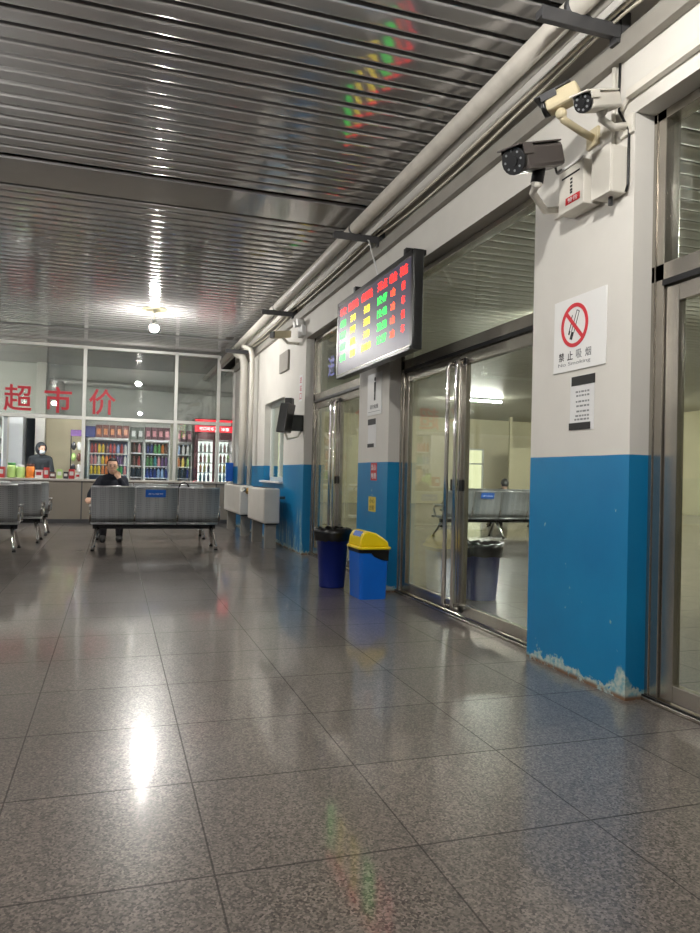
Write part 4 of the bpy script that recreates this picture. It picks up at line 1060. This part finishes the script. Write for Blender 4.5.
# the man faces us, so his left is on our right: swap the raised and the draped arm
sw = dict(seat)
for k in ('sh', 'el', 'wr', 'ha'):
    l, r = seat[k+'L'], seat[k+'R']; sw[k+'L'] = (-r[0], r[1], r[2]); sw[k+'R'] = (-l[0], l[1], l[2])
sw['palmL'] = (0, 1, 0); sw.pop('palmR')
sw['elR'] = (-.30, -.03, .74); sw['wrR'] = (-.34, -.10, .66); sw['haR'] = (-.345, -.14, .635)
sw['head'] = (-.005, -.045, 1.152)
person('man in dark jacket sitting behind the signed bench, one hand raised to his face', (-.02, 12.16, 0), 0, sw, M['navy'])
stand = dict(hip=(0, 0, .88), chest=(0, .01, 1.22), neck=(0, -.005, 1.385), head=(0, -.035, 1.50), nod=.12,
             shL=(.165, .01, 1.29), elL=(.22, -.05, 1.03), wrL=(.17, -.23, .97), haL=(.12, -.29, .965),
             shR=(-.165, .01, 1.29), elR=(-.23, -.03, 1.03), wrR=(-.17, -.21, .95), haR=(-.12, -.27, .945),
             hpL=(.09, 0, .84), knL=(.10, -.01, .46), anL=(.10, .02, .085), toL=(.11, -.1, .04),
             hpR=(-.09, 0, .84), knR=(-.10, -.01, .46), anR=(-.10, .02, .085), toR=(-.11, -.1, .04))
person('shopkeeper in dark hooded jacket and mask standing behind the counter', (-1.50, 16.75, 0), .25, stand, M['hood'], hood=True, mask=True, look=.35)
far = dict(seat); far.update(elL=(.22, -.08, .70), wrL=(.12, -.28, .60), haL=(.10, -.33, .59), elR=(-.22, -.08, .70), wrR=(-.12, -.28, .60), haR=(-.10, -.33, .59)); far.pop('palmR')
far.update(hip=(0, -.18, .47), chest=(0, .0, .74), neck=(0, .06, .86), head=(0, .05, .975), shL=(.165, .01, .80), shR=(-.165, .01, .80), elL=(.24, -.12, .60), elR=(-.24, -.12, .60), hpL=(.09, -.2, .47), hpR=(-.09, -.2, .47))
person('person with dark hair sitting in the far hall behind the bench', (8.44, 14.56, 0), PI*.96, far, M['navy'])
# dark bag on the seat beside the man
t = thing('bag', 'black bag standing on the bench seat at the man\'s far side', 'bag', (1.12, 12.2, .40))
b = nb(); rbox(b, .96, 1.28, 12.08, 12.30, .41, .84, .06, .96); obj('bag_body', b, M['liner'], t, bevel=.04)
b = nb(); tube(b, [(1.02, 12.18, .82), (1.04, 12.18, .90), (1.10, 12.18, .92), (1.16, 12.18, .90), (1.19, 12.18, .82)], .014, 8); obj('strap', b, M['black'], t)

# tube lights in the far hall, mostly added to brighten it
for x, y, lb in ((11., 20.6, 'glowing tube light on the ceiling of the far hall seen through the door'), (7., 9.5, 'added tube light overhead in the far hall nearest the glass doors'), (13., 9.5, 'added tube light of the far hall beside the outer windows'), (7., 3., 'added tube light of the far hall behind the right edge door'), (16., 19.6, 'added tube light in the far corner of the far hall')):
    t = thing('tube_light', lb, 'lamp', (x, y, 3.54))
    b = nb(); box(b, x-.8, x+.8, y-.05, y+.05, 3.60, 3.66); obj('housing', b, M['white'], t)
    b = nb(); tube(b, [(x-.78, y, 3.58), (x+.78, y, 3.58)], .022, 10); obj('tube', b, M['hall_tube'], t)
    for k in (-.5, .5):
        b = nb(); tube(b, [(x+k, y, 3.66), (x+k, y, 3.80)], .006, 6); obj('hanger', b, M['white'], t)

# ------------------------------------------------------------------ daylight and view
w = bpy.data.worlds.new('daylight'); S.world = w; w.use_nodes = True
bg = w.node_tree.nodes['Background']; bg.inputs[0].default_value = (1., .95, .58, 1); bg.inputs[1].default_value = 1.0
vs = S.view_settings; vs.view_transform = 'Standard'; vs.look = 'None'; vs.gamma = 1; vs.use_curve_mapping = False; vs.exposure = .32
S.cycles.max_bounces = 8; S.cycles.transparent_max_bounces = 16; S.cycles.sample_clamp_indirect = 20.
S.cycles.use_denoising = True; S.cycles.caustics_reflective = False; S.cycles.caustics_refractive = False
